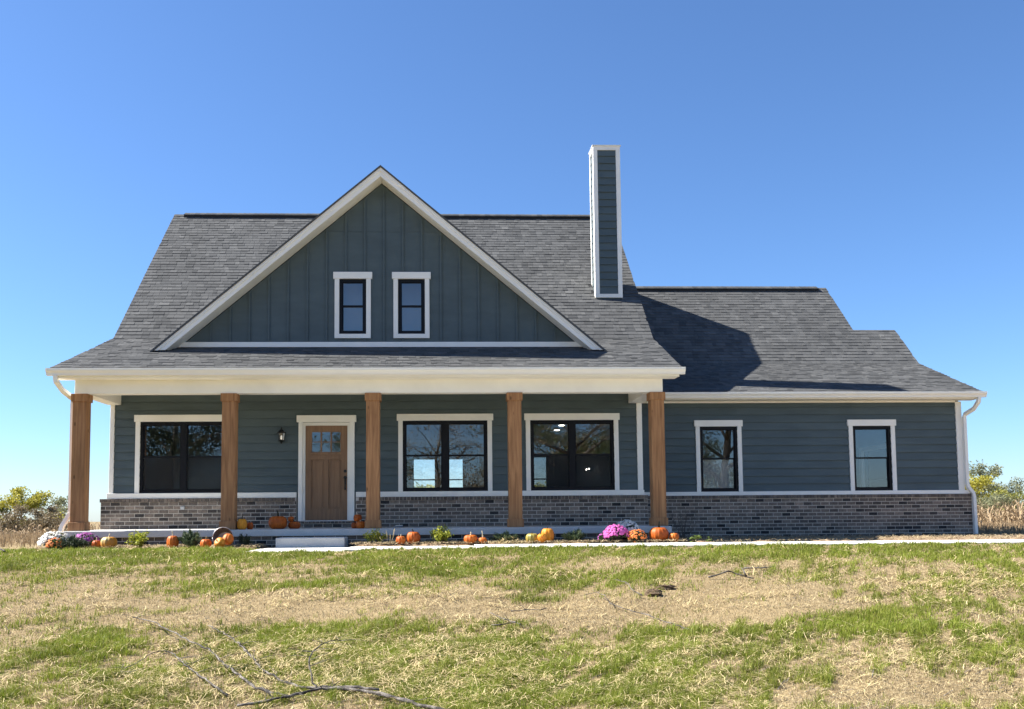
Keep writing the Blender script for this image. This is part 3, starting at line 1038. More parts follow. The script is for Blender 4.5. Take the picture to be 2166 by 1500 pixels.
# --- chimney
ch = thing_part('chimney', (4.06, 22.5, 5.7), house)
CX0, CX1, CY0, CY1, CT = 3.735, 4.392, 22.25, 22.80, 9.52
MB().box(CX0 + .03, CX1 - .03, CY0 + .03, CY1 - .03, 5.3, CT - .02).build('chase', 'siding', ch)
t_ = 0.105
zb_ = 5.80
for x0_, x1_ in ((CX0, CX0 + t_), (CX1 - t_, CX1)):
    MB().cbox(x0_, x1_, CY0, CY0 + .032, zb_ + .091, CT - .101, .003).build('corner_board', 'white', ch)
MB().cbox(CX0, CX1, CY0, CY0 + .032, zb_, zb_ + .09, .003).build('bottom_trim', 'white', ch)
MB().cbox(CX0, CX1, CY0, CY0 + .032, CT - .10, CT, .003).build('top_trim', 'white', ch)
def slz(y):
    return 4.585 + .927 * (y - 21.0)
for ya, yb in ((CY0 + .033, CY0 + .033 + t_), (CY1 - t_, CY1)):
    for xs in ((CX0 - .001, CX0 + .029), (CX1 - .029, CX1 + .001)):
        MB().hexa([(xs[0], ya, slz(ya) + .02), (xs[1], ya, slz(ya) + .02), (xs[1], yb, slz(yb) + .02), (xs[0], yb, slz(yb) + .02),
                   (xs[0], ya, CT - .101), (xs[1], ya, CT - .101), (xs[1], yb, CT - .101), (xs[0], yb, CT - .101)]).build('corner_board', 'white', ch)
for xs in ((CX0 - .001, CX0 + .029), (CX1 - .029, CX1 + .001)):
    MB().box(xs[0], xs[1], CY0 + .033, CY1, CT - .10, CT).build('top_trim', 'white', ch)
MB().box(CX0 - .02, CX1 + .02, CY0 - .02, CY1 + .02, CT + .001, CT + .02).build('cap_flashing', 'gutter', ch)
lap_boards(ch, CX0 + t_ + .001, CX1 - t_ - .001, zb_ + .091, CT - .101, CY0 + .030, [], joints=False)
z = 5.98
k = 0
while z < CT - .105:
    zt = min(z + .178, CT - .102)
    for sgn, xp in ((-1, CX0 + .029), (1, CX1 - .029)):
        ya, yb = CY0 + .034 + t_, CY1 - t_ - .001
        pb, pt = sgn * .019, sgn * .006
        zl = z
        MB().hexa([(xp + pb, ya, zl), (xp + pb, yb, zl), (xp, yb, zl), (xp, ya, zl), (xp + pt, ya, zt), (xp + pt, yb, zt), (xp, yb, zt), (xp, ya, zt)]).build('siding_board', 'siding', ch)
    z = zt

# ------------------------------------------------------------------ step, lantern, tray
tag(MB().cbox(-3.05, -1.775, 17.82, 18.448, 0.02, 0.252, 0.012).build('concrete_step', 'concrete'), 'pale grey concrete block step in front of the porch below the door', 'step')

ln = thing('wall_lantern', (-3.375, 20.48, 2.19), 'black wall lantern with glass sides mounted left of the brown front door', 'lantern')
LX, LY = -3.375, 20.36
MB().cbox(LX - .045, LX + .045, 20.462, 20.481, 2.25, 2.42, .004).build('back_plate', 'iron', ln)
MB().tube([(LX, 20.465, 2.30), (LX, 20.43, 2.235), (LX, LY + .02, 2.225), (LX, LY, 2.25)], .010, 6).build('bracket', 'iron', ln)
def hexring(rs):
    mb = MB()
    mb.lathe(rs, 6, (LX, LY, 0))
    return mb
hexring([(0.012, 2.545), (0.016, 2.52), (0.012, 2.505), (0.03, 2.495), (0.055, 2.455), (0.105, 2.43), (0.100, 2.418), (0.02, 2.418)]).build('cap', 'iron', ln)
hexring([(0.075, 2.416), (0.058, 2.275)]).build('glass_shade', 'lensg', ln)
mb = MB()
for k in range(6):
    t = math.pi / 3 * k
    mb.tube([(LX + .077 * math.cos(t), LY + .077 * math.sin(t), 2.417), (LX + .060 * math.cos(t), LY + .060 * math.sin(t), 2.272)], .006, 5)
mb.build('cage', 'iron', ln)
hexring([(0.062, 2.274), (0.07, 2.262), (0.045, 2.245), (0.02, 2.225), (0.026, 2.212), (0.008, 2.194)]).build('bottom_finial', 'iron', ln)
MB().lathe([(0.004, 2.275), (0.02, 2.29), (0.024, 2.33), (0.012, 2.37), (0.002, 2.375)], 10, (LX, LY, 0)).build('bulb', 'bulb', ln)

tr_ = thing('plastic_tray', (-0.87, 20.1, FLOOR), 'small white plastic tray lying on the porch floor against the bricks', 'tray')
MB().hexa([(-0.96, 20.0, FLOOR + .002), (-0.80, 20.0, FLOOR + .002), (-0.80, 20.25, FLOOR + .002), (-0.96, 20.25, FLOOR + .002),
           (-0.965, 19.995, FLOOR + .02), (-0.795, 19.995, FLOOR + .026), (-0.795, 20.255, FLOOR + .03), (-0.965, 20.255, FLOOR + .024)]).build('tray_base', pmat('tray_grey', (.25, .27, .3), .6, .1), tr_)
MB().hexa([(-0.935, 19.99, FLOOR + .030), (-0.79, 19.99, FLOOR + .036), (-0.79, 20.24, FLOOR + .036), (-0.935, 20.24, FLOOR + .030),
           (-0.935, 19.99, FLOOR + .040), (-0.79, 19.99, FLOOR + .048), (-0.79, 20.24, FLOOR + .048), (-0.935, 20.24, FLOOR + .040)]).build('tray_lid', 'white', tr_)
# ------------------------------------------------------------------ vegetation helpers
NR = np.random.default_rng(11)
def leaf_quads(c, size, rng, up=0.0, aspect=0.55, direc=None):
    """diamond leaves (folded along the midrib) at centres c; returns verts, faces(tri)"""
    n = len(c)
    d = rng.normal(size=(n, 3))
    if direc is not None:
        d = direc + d * 0.45
    d[:, 2] += up
    d /= np.linalg.norm(d, axis=1)[:, None] + 1e-9
    q = rng.normal(size=(n, 3))
    s = np.cross(d, q)
    s /= np.linalg.norm(s, axis=1)[:, None] + 1e-9
    nn = np.cross(d, s)
    sz = (size * rng.uniform(0.6, 1.35, n))[:, None]
    a = c - d * sz * 0.5
    b = c + d * sz * 0.5
    l = c + s * sz * aspect * 0.5 + nn * sz * 0.10
    r = c - s * sz * aspect * 0.5 + nn * sz * 0.10
    v = np.stack([a, l, b, r], 1).reshape(-1, 3)
    k = np.arange(n)[:, None] * 4
    f = np.concatenate([k + np.array([[0, 1, 2]]), k + np.array([[0, 2, 3]])], 1).reshape(-1, 3)
    return v, f

M['grass'] = pmat('grass_blade', (0.145, 0.215, 0.007), 0.55, 0.28, 1.2, col2=(0.42, 0.36, 0.12), tone=True, trans=0.35, spec=0.25)
M['straw'] = pmat('straw', (0.72, 0.60, 0.32), 0.6, 0.15, 9, col2=(0.36, 0.26, 0.12), tone=True, spec=0.25, trans=0.1)
M['drygrass'] = pmat('dry_thatch', (0.50, 0.41, 0.25), 0.8, 0.2, 5, col2=(0.14, 0.10, 0.05), tone=True, spec=0.2, trans=0.15)
M['bark'] = pmat('fallen_branch_bark', (0.17, 0.15, 0.13), 0.9, 0.5, 30, col2=(0.035, 0.030, 0.026), bump=1.0, bscale=90, fine=0.4, fscale=120)
M['trunk'] = pmat('tree_bark', (0.11, 0.09, 0.072), 0.95, 0.3, 5, stretch=(1, 1, .25), bump=0.9, bscale=14, dist=0.03, bstretch=(1, 1, .25))
M['corn'] = pmat('dry_corn', (0.40, 0.30, 0.185), 0.8, 0.2, 1.5, col2=(0.22, 0.15, 0.085), tone=True, trans=0.2, spec=0.15)

GREEN = [(-4.5, 15.36, 3.06, 0.61, 0.8), (-6.0, 15.82, 1.57, 0.79, 0.9), (-0.23, 15.48, 5.39, 0.66, 0.65), (6.62, 15.17, 3.77, 0.81, 0.85), (-5.4, 14.07, 0.77, 0.39, 0.4), (-3.27, 13.94, 0.83, 0.39, 0.4), (-2.01, 12.79, 0.95, 0.42, 0.9), (-0.0, 13.95, 1.11, 0.78, 0.85), (-4.57, 11.37, 0.14, 0.19, 0.9), (-3.51, 9.55, 0.5, 0.56, 0.85), (-3.68, 10.27, 0.31, 0.22, 0.6), (-1.68, 10.37, 1.19, 0.29, 0.9), (-1.02, 9.03, 1.89, 0.94, 0.5), (0.07, 8.05, 0.56, 0.43, 0.6), (-3.51, 7.93, 0.16, 0.26, 0.6), (-3.17, 8.52, 0.51, 0.37, 0.45), (2.0, 13.31, 0.99, 0.54, 0.9), (1.12, 11.77, 0.26, 0.2, 0.7), (2.34, 9.91, 1.04, 0.29, 0.85), (4.55, 10.39, 0.67, 0.5, 0.85), (5.48, 9.76, 0.68, 0.49, 0.85), (1.76, 8.88, 1.24, 0.83, 0.55), (1.18, 7.95, 1.03, 0.46, 0.6), (3.28, 8.19, 0.08, 0.14, 0.9), (6.74, 13.04, 0.45, 0.31, 0.8), (8.08, 14.17, 0.85, 1.03, 0.5), (3.44, 12.58, 0.25, 0.19, 0.4), (4.66, 12.78, 0.38, 0.27, 0.35), (5.89, 11.52, 0.86, 0.56, 0.25), (-1.28, 11.32, 4.79, 0.59, -0.9), (3.78, 12.24, 1.71, 1.09, -0.8), (4.03, 7.93, 1.03, 0.54, -0.7), (-3.62, 8.55, 0.3, 0.37, -0.5), (2.02, 11.05, 1.92, 0.57, -0.8), (-3.75, 12.21, 2.13, 0.42, -0.7), (1.02, 12.24, 1.22, 0.18, -0.4), (-2.72, 14.59, 0.73, 0.21, -0.4), (4.03, 14.2, 2.12, 0.29, -0.5), (-0.53, 13.31, 1.66, 0.18, -0.3),
         (-5.3, 16.7, 2.2, 0.6, 1.0), (1.0, 15.75, 9.0, 0.45, 0.45), (-5.0, 15.2, 3.0, 0.7, 0.25), (-0.6, 8.6, 2.6, 1.3, 0.22), (1.6, 8.6, 1.6, 1.2, 0.15), (-3.3, 8.9, 1.2, 1.6, -0.18), (-8.5, 15.5, 2.0, 2.0, 0.6), (11.5, 14.5, 2.0, 1.5, 0.7)]
STRAW = [(7.19, 12.63, 0.95, 0.50, 2.2), (-1.02, 9.03, 1.57, 0.76, 0.9), (-1.54, 8.29, 1.24, 0.49, 0.7), (1.48, 8.14, 1.21, 0.42, 0.7), (1.49, 13.67, 0.31, 0.3, 0.9), (1.95, 9.4, 1.17, 0.37, 0.6), (-0.77, 12.05, 0.9, 0.23, 0.6), (4.31, 8.92, 0.89, 0.33, 0.6), (0.29, 8.64, 1.72, 0.78, 0.5)]

_ph = NR.uniform(0, 6.28, (36,))
_fr = NR.normal(0, 1, (36, 2)) * np.repeat([0.9, 2.2, 5.0, 10.0, 20.0, 36.0], 6)[:, None]
_am = np.repeat([0.12, 0.20, 0.24, 0.24, 0.26, 0.24], 6) / 2.2
def patch(x, y, k0=0):
    s = 0
    for k in range(k0, 36):
        s = s + _am[k] * np.sin(_fr[k, 0] * x + _fr[k, 1] * y * 1.0 + _ph[k])
    return s
def blobs(x, y, L):
    s = 0
    for cx_, cy_, rx, ry, a in L:
        s = s + a * np.exp(-(((x - cx_) / rx) ** 2 + ((y - cy_) / ry) ** 2) * 0.9)
    return s
def green_density(x, y):
    return np.clip(0.31 + blobs(x, y, GREEN) * 0.74 + patch(x, y) * 0.85, 0.015, 0.95)
def in_lawn(x, y):
    walkm = (x > -3.3) & (y > WALK_Y0 - 0.02)
    bedm = (x > -7.62) & (x <= -3.3) & (y > 17.12)
    return ~(walkm | bedm) & (y < 17.6)
def sample_lawn(n, dens, ymin=6.2, ymax=17.6):
    """points spread roughly evenly in the picture: sampled in x/y and 1/y"""
    y = 1.0 / NR.uniform(1 / ymax, 1 / ymin, n)
    y = np.where(NR.random(n) < 0.45, NR.uniform(ymin, ymax, n), y)
    x = NR.uniform(-0.62, 0.76, n) * y
    keep = in_lawn(x, y) & (NR.random(n) < dens(x, y))
    return x[keep], y[keep]

def blades(name, x, y, h, w, lean, mat, tones, bend=0.5):
    n = len(x)
    z = gz(x, y) - 0.004
    b = np.stack([x, y, z], 1)
    az = NR.uniform(0, 2 * np.pi, n)
    f = NR.uniform(0, 2 * np.pi, n)
    side = np.stack([np.cos(f), np.sin(f), np.zeros(n)], 1) * (w / 2)[:, None]
    out = np.stack([np.cos(az), np.sin(az), np.zeros(n)], 1)
    up = np.array([[0, 0, 1.0]])
    mid = b + out * (h * lean * 0.35)[:, None] + up * (h * 0.6 * np.sqrt(np.clip(1 - (lean * .5) ** 2, .05, 1)))[:, None]
    tip = b + out * (h * lean)[:, None] + up * (h * np.sqrt(np.clip(1 - lean ** 2, 0.03, 1)))[:, None]
    v = np.stack([b - side, b + side, mid + side * .75, mid - side * .75, tip], 1).reshape(-1, 3)
    k = np.arange(n)[:, None] * 5
    fc = np.concatenate([k + np.array([[0, 1, 2]]), k + np.array([[0, 2, 3]]), k + np.array([[3, 2, 4]])], 1).reshape(-1, 3)
    return fast_mesh(name, v, fc, mat, kind='stuff', tones=np.repeat(tones, 3), origin=(0, 10, 0))

# green grass
x, y = sample_lawn(1000000, lambda a, b: green_density(a, b) ** 1.25)
g = green_density(x, y)
h = np.clip(0.026 + 0.045 * g + 0.045 * patch(x, y, 18), 0.016, 0.12) * NR.uniform(0.55, 1.3, len(x)) * np.where(y > 14.5, 0.85, 1.0)
w = np.clip(0.00055 * y, 0.0035, 0.008) * NR.uniform(0.7, 1.3, len(x))
tn = np.clip(NR.beta(1.2, 4.6, len(x)) + 0.28 * (1 - g) * NR.random(len(x)) + 0.12 * patch(x, y, 12), 0, 1)
gr = blades('lawn_grass', x, y, h, w, NR.uniform(0.15, 0.8, len(x)), 'grass', tn)
tag(gr, 'patchy green lawn grass on the slope below the house', 'grass')
# taller fringe where the lawn meets the walk
x = np.concatenate([NR.uniform(-3.4, 13, 9000), NR.uniform(-7.6, -3.2, 3500)])
y = np.concatenate([16.02 - np.abs(NR.normal(0, .07, 9000)), 17.10 - np.abs(NR.normal(0, .12, 3500))])
kp = NR.random(len(x)) < np.clip(.55 + patch(x, y) * 1.2, .05, 1)
x, y = x[kp], y[kp]
fg = blades('lawn_fringe', x, y, np.clip(.05 + .05 * patch(x, y, 12), .02, .12) * NR.uniform(.6, 1.4, len(x)), NR.uniform(.005, .009, len(x)), NR.uniform(.1, .6, len(x)), 'grass', NR.beta(1.2, 4, len(x)))
tag(fg, 'taller grass fringe along the front edge of the concrete walk', 'grass')
# the lawn goes on to both sides of the picture, with coarser blades
def side_pts(n):
    y = NR.uniform(3.0, 17.2, n)
    x = np.where(NR.random(n) < .5, NR.uniform(-1.0, -0.0, n) * 8 - 0.62 * y, NR.uniform(0, 1.0, n) * 8 + 0.76 * y)
    k = in_lawn(x, y)
    return x[k], y[k]
x, y = side_pts(120000)
g = green_density(x, y)
k = NR.random(len(x)) < np.clip(g + .15, 0, 1)
x, y, g = x[k], y[k], g[k]
sg = blades('side_lawn_grass', x, y, (0.04 + 0.05 * g) * NR.uniform(.6, 1.3, len(x)), NR.uniform(.008, .014, len(x)), NR.uniform(.15, .8, len(x)), 'grass', np.clip(NR.beta(1.2, 3.5, len(x)), 0, 1))
tag(sg, 'patchy lawn grass running on past both edges of the picture', 'grass')
# dead thatch
x, y = sample_lawn(300000, lambda a, b: np.clip(1.0 - 0.75 * green_density(a, b), 0.08, 1))
h = NR.uniform(0.012, 0.05, len(x))
w = np.clip(0.0005 * y, 0.003, 0.007) * NR.uniform(0.7, 1.3, len(x))
tn = np.clip(NR.beta(0.8, 1.5, len(x)), 0, 1)
dg = blades('dry_thatch', x, y, h, w, NR.uniform(0.5, 0.99, len(x)), 'drygrass', tn)
tag(dg, 'short tan dead grass between the green patches of the lawn', 'dead grass')

def straws(name, x, y, ln_, wd, mat, tones, zoff, tilt=0.10, az=None, kind='stuff', zfun=gz):
    n = len(x)
    az = NR.uniform(0, 2 * np.pi, n) if az is None else az
    d = np.stack([np.cos(az), np.sin(az), NR.normal(0, tilt, n)], 1)
    s = np.stack([-np.sin(az), np.cos(az), np.zeros(n)], 1) * (wd / 2)[:, None]
    up = np.array([[0, 0, 1.0]]) * (wd * 0.8)[:, None]
    c = np.stack([x, y, zfun(x, y) + zoff], 1)
    p0 = c - d * (ln_ / 2)[:, None]
    p1 = c + d * (ln_ / 2)[:, None]
    mid = c + np.array([[0, 0, 1]]) * (ln_ * NR.uniform(0, .10, n))[:, None] + s * NR.normal(0, 4, n)[:, None]
    v = np.stack([p0 - s, p0 + s, mid + s + up, mid - s + up, p1 + s, p1 - s], 1).reshape(-1, 3)
    k = np.arange(n)[:, None] * 6
    f = np.concatenate([k + np.array([[0, 1, 2]]), k + np.array([[0, 2, 3]]), k + np.array([[3, 2, 4]]), k + np.array([[3, 4, 5]])], 1).reshape(-1, 3)
    return fast_mesh(name, v, f, mat, kind=kind, tones=np.repeat(tones, 4), origin=(0, 10, 0))
def straw_dens(a, b):
    return np.clip(blobs(a, b, STRAW) * (0.7 + 1.1 * patch(a, b)), 0, 0.85)
cx_, cy_ = sample_lawn(30000, lambda a, b: straw_dens(a, b) * 0.75 + 0.05)
kk = NR.integers(3, 15, len(cx_))
x = np.repeat(cx_, kk) + NR.normal(0, 0.07, kk.sum())
y = np.repeat(cy_, kk) + NR.normal(0, 0.07, kk.sum())
az_ = np.repeat(NR.uniform(0, 6.28, len(cx_)), kk) + NR.normal(0, 0.8, kk.sum())
ok = in_lawn(x, y)
x, y, az_ = x[ok], y[ok], az_[ok]
st_ = straws('loose_straw', x, y, NR.gamma(4.0, 0.03, len(x)) * np.clip(y / 11, .8, 1.2) + .03, np.clip(0.0005 * y, 0.0035, 0.007) * NR.uniform(.6, 1.3, len(x)), 'straw', NR.beta(1, 2.2, len(x)), NR.uniform(0.006, 0.05, len(x)), tilt=0.18, az=az_)
tag(st_, 'pale straw strewn over the lawn in drifts', 'straw')
# dark stems and dead leaf bits
x, y = sample_lawn(2600, lambda a, b: np.clip(0.9 - green_density(a, b), 0.05, 0.8))
sx = straws('stem_litter', x, y, NR.uniform(0.08, 0.42, len(x)), NR.uniform(0.004, 0.008, len(x)), 'bark', NR.random(len(x)), NR.uniform(0.006, 0.02, len(x)), tilt=0.03, az=NR.normal(0, 0.5, len(x)))
tag(sx, 'thin dark dead stems scattered over the bare lawn', 'twigs')
# mulch chips and straw on the planting beds
def bed_pts(n):
    k = NR.random(n)
    x = np.where(k < 0.25, NR.uniform(-7.5, -3.3, n), np.where(k < 0.62, NR.uniform(-1.6, 4.55, n), NR.uniform(4.6, 13.5, n)))
    y = np.where(x < 4.6, NR.uniform(17.25, 18.42, n), NR.uniform(17.3, 21.5, n))
    return x, y
x, y = bed_pts(9000)
bz = lambda x, y: np.where(x < -3, 0.105, np.where(x < 4.6, 0.135, 0.125 - 0.008 * (y - 17.3)))
ms_ = straws('mulch_straw', x, y, NR.uniform(0.04, 0.16, len(x)), NR.uniform(0.006, 0.014, len(x)), 'drygrass', NR.beta(1.2, 1.6, len(x)), NR.uniform(0.0, 0.03, len(x)), tilt=0.2, zfun=bz)
tag(ms_, 'straw and bark litter covering the planting bed by the porch', 'mulch')
for (px, n_) in ((0.95, 260),):
    x = NR.normal(1.28, 0.20, 420)
    y = NR.normal(17.62, 0.12, 420)
    zz = 0.135 + 0.12 * np.exp(-((x - 1.28) / .2) ** 2 - ((y - 17.62) / .15) ** 2) * NR.random(420)
    sp = straws('straw_clump', x, y, NR.uniform(.06, .2, 420), NR.uniform(.006, .010, 420), 'straw', NR.beta(1, 3, 420), zz, tilt=.25, zfun=lambda a, b: 0 * a)
    tag(sp, 'small heap of pale straw in the bed before the fourth cedar post', 'straw')
# scattered green weeds on the edge of the bed
x = NR.uniform(-1.5, 10, 900); y = NR.uniform(16.9, 17.45, 900) * 0 + NR.choice([17.28, 17.33, 16.0, 15.98], 900) + NR.normal(0, .03, 900)

# ------------------------------------------------------------------ fallen branches
def branch_mesh(mb, pts, r0, r1, jit=0.012, n=7):
    P = []
    for i, (px, py, dz) in enumerate(pts):
        P.append(Vector((px, py, gz1(px, py) + dz + BR_LIFT)))
    Q = []
    for i in range(len(P) - 1):
        a, b = P[i], P[i + 1]
        k = max(2, int((b - a).length / 0.06))
        for j in range(k):
            t = j / k
            q = a.lerp(b, t)
            if 0 < i or j > 0:
                q = q + Vector((rnd.uniform(-jit, jit), rnd.uniform(-jit, jit), rnd.uniform(-jit, jit) * .5))
            Q.append(q)
    Q.append(P[-1])
    rr = [r0 + (r1 - r0) * i / (len(Q) - 1) for i in range(len(Q))]
    rr = [r * rnd.uniform(.75, 1.25) for r in rr]
    mb.tube(Q, rr, n)
    return Q
def twigs(mb, Q, k, ln_, r):
    for _ in range(k):
        p = Q[rnd.randrange(len(Q) // 4, len(Q) - 1)]
        a = rnd.uniform(0, 6.28)
        e1 = p + Vector((math.cos(a) * ln_ * .5, math.sin(a) * ln_ * .5, rnd.uniform(.0, .06)))
        e2 = e1 + Vector((math.cos(a + .5) * ln_ * .5, math.sin(a + .5) * ln_ * .5, rnd.uniform(-.03, .05)))
        mb.tube([p, e1, e2], [r, r * .7, r * .4], 5)
BR_LIFT = 0.022
bt = thing('fallen_branch', (-1.0, 8.0, gz1(-1, 8)), 'long forked grey bare branch lying on straw in the foreground', 'branch')
mb = MB(); Q = branch_mesh(mb, [(0.75, 6.75, .02), (0.40, 7.10, .03), (0.10, 7.36, .03), (-0.174, 7.58, 0.03), (-0.344, 7.689, 0.035), (-0.582, 7.871, 0.035), (-0.782, 7.96, 0.04), (-0.937, 7.969, 0.04), (-1.013, 7.96, 0.045), (-1.221, 7.817, 0.03), (-1.395, 7.743, 0.025), (-1.6, 7.654, 0.02)], .023, .009); twigs(mb, Q, 12, .22, .004); mb.build('main_limb', 'bark', bt, smooth=True)
for L_, r0, r1 in (([(-1.242, 7.832, 0.03), (-1.378, 7.965, 0.03), (-1.539, 8.102, 0.035), (-1.692, 8.373, 0.03), (-1.859, 8.679, 0.03), (-2.06, 9.004, 0.03), (-2.195, 9.299, 0.04), (-2.354, 9.486, 0.05), (-2.598, 9.802, 0.06), (-2.865, 10.161, 0.06), (-3.127, 10.545, 0.05), (-3.43, 10.86, 0.03)], .012, .005),
                   ([(-0.503, 7.832, 0.06), (-0.665, 7.955, 0.05), (-0.904, 8.019, 0.04), (-1.148, 8.098, 0.03), (-1.399, 8.427, 0.03), (-1.563, 8.659, 0.03), (-1.694, 8.905, 0.03), (-1.931, 9.427, 0.04), (-2.128, 9.915, 0.04), (-2.286, 10.191, 0.04), (-2.499, 10.462, 0.04)], .013, .005),
                   ([(-1.013, 7.96, 0.04), (-1.05, 8.0, 0.09), (-1.09, 8.10, 0.16), (-1.11, 8.20, 0.23), (-1.10, 8.33, 0.29), (-1.06, 8.50, 0.31), (-0.99, 8.68, 0.30), (-0.87, 8.85, 0.26)], .008, .003),
                   ([(-1.734, 7.93, 0.02), (-1.901, 8.152, 0.03), (-2.079, 8.393, 0.04), (-2.281, 8.698, 0.05), (-2.454, 9.023, 0.07), (-2.575, 9.147, 0.09), (-2.689, 9.087, 0.08), (-2.75, 8.802, 0.05), (-2.839, 8.506, 0.02)], .008, .003)):
    mb = MB(); Q = branch_mesh(mb, L_, r0, r1); twigs(mb, Q, 13, .26, .003); mb.build('side_limb', 'bark', bt, smooth=True)
BR_LIFT = 0.015
def small_branch(label, lists, r0, r1, tw=3):
    c = lists[0][0]
    t = thing('fallen_branch', (c[0], c[1], gz1(c[0], c[1])), label, 'branch')
    for L_ in lists:
        mb = MB(); Q = branch_mesh(mb, L_, r0, r1, .008, 6); twigs(mb, Q, tw, .12, .003); mb.build('limb', 'bark', t, smooth=True)
small_branch('dark crooked stick with a raised fork on the bare ground right of centre', [[(3.656, 12.934, 0.02), (3.80, 12.96, 0.05), (3.95, 13.0, 0.10), (4.06, 13.0, 0.06), (4.16, 12.95, 0.03), (4.25, 12.85, 0.02)], [(4.18, 12.939, 0.03), (4.15, 12.98, 0.10), (4.13, 13.0, 0.15)]], .014, .008)
small_branch('thin straight dark stick lying beyond the crooked stick', [[(4.406, 13.732, 0.02), (4.658, 13.717, 0.03), (4.932, 13.899, 0.02)]], .010, .006, 1)
small_branch('long thin curving twig across the bare ground in the middle', [[(2.623, 10.004, 0.02), (2.5, 10.531, 0.02), (2.362, 10.856, 0.03), (2.143, 11.122, 0.03), (2.012, 11.319, 0.04), (2.0, 11.60, 0.07), (1.95, 11.95, 0.06), (1.815, 12.052, 0.02)]], .008, .003, 6)
small_branch('arched thin twig standing up next to the brown clod', [[(2.50, 11.8, 0.03), (2.42, 11.9, 0.07), (2.36, 12.2, 0.14), (2.28, 12.5, 0.12)]], .007, .003, 2)
small_branch('short wavy dark stick left of the middle twig', [[(0.813, 11.067, 0.02), (0.981, 11.112, 0.03), (1.14, 11.053, 0.03), (1.23, 11.122, 0.04)]], .007, .004, 1)
small_branch('pair of crossed dark sticks at the edge of the green band', [[(0.536, 10.205, 0.02), (0.722, 10.196, 0.03), (0.878, 10.255, 0.03)], [(0.845, 10.166, 0.02), (0.667, 10.516, 0.03), (0.557, 10.88, 0.03)]], .008, .004, 2)
small_branch('dark stick poking up from the grass at the left edge', [[(-7.62, 16.3, 0.16), (-7.35, 16.1, 0.09), (-7.1, 15.9, 0.03)]], .02, .012, 1)
# earth clod
def lump(name, c, r, mat, label, cat, seed):
    rr = random.Random(seed)
    mb = MB()
    n, m = 12, 8
    vs_ = []
    for i in range(m + 1):
        ph = math.pi * i / m
        for k in range(n):
            th = 2 * math.pi * k / n
            q = 1 + rr.uniform(-.28, .28)
            vs_.append((c[0] + r[0] * q * math.sin(ph) * math.cos(th), c[1] + r[1] * q * math.sin(ph) * math.sin(th), c[2] + r[2] * (1 + math.cos(ph) * q)))
    fs = [(i * n + k, (i + 1) * n + k, (i + 1) * n + (k + 1) % n, i * n + (k + 1) % n) for i in range(m) for k in range(n)]
    mb.add(vs_, fs)
    return tag(mb.build(name, mat), label, cat)
M['clod'] = pmat('earth_clod', (0.11, 0.075, 0.045), 1, .4, 20, bump=1, bscale=40, dist=.02)
lump('earth_clod', (2.70, 12.05, gz1(2.7, 12.05) - .02), (.10, .08, .05), 'clod', 'dark brown clod of earth on the bare lawn', 'clod', 3)
lump('earth_clod', (2.95, 12.42, gz1(2.95, 12.42) - .02), (.12, .07, .035), 'clod', 'flat grey-green clump just behind the brown clod', 'clod', 4)

# ------------------------------------------------------------------ pumpkins
M['pk_o'] = pmat('pumpkin_orange', (0.56, 0.150, 0.016), 0.55, 0.25, 16, col2=(0.44, 0.095, 0.010), spec=0.3, bump=0.3, bscale=70)
M['pk_d'] = pmat('pumpkin_deep_orange', (0.47, 0.105, 0.010), 0.55, 0.25, 16, col2=(0.36, 0.075, 0.010), spec=0.3, bump=0.3, bscale=70)
M['pk_y'] = pmat('pumpkin_yellow_orange', (0.66, 0.265, 0.02), 0.55, 0.2, 16, col2=(0.56, 0.18, 0.016), spec=0.3, bump=0.3, bscale=70)
M['pk_g'] = pmat('pumpkin_green', (0.25, 0.215, 0.045), 0.45, 0.25, 14, col2=(0.46, 0.30, 0.06), spec=0.4)
M['pk_mix'] = pmat('gourd_green_orange', (0.42, 0.38, 0.17), 0.45, 0.3, 10, col2=(0.50, 0.20, 0.02), spec=0.4)
M['stem'] = pmat('pumpkin_stem', (0.20, 0.16, 0.08), 0.9, 0.3, 30)
M['stem_pale'] = pmat('pumpkin_pale_stem', (0.50, 0.44, 0.30), 0.9, 0.2, 30)
M['stem_dark'] = pmat('pumpkin_dark_stem', (0.035, 0.035, 0.02), 0.9, 0.3, 30)
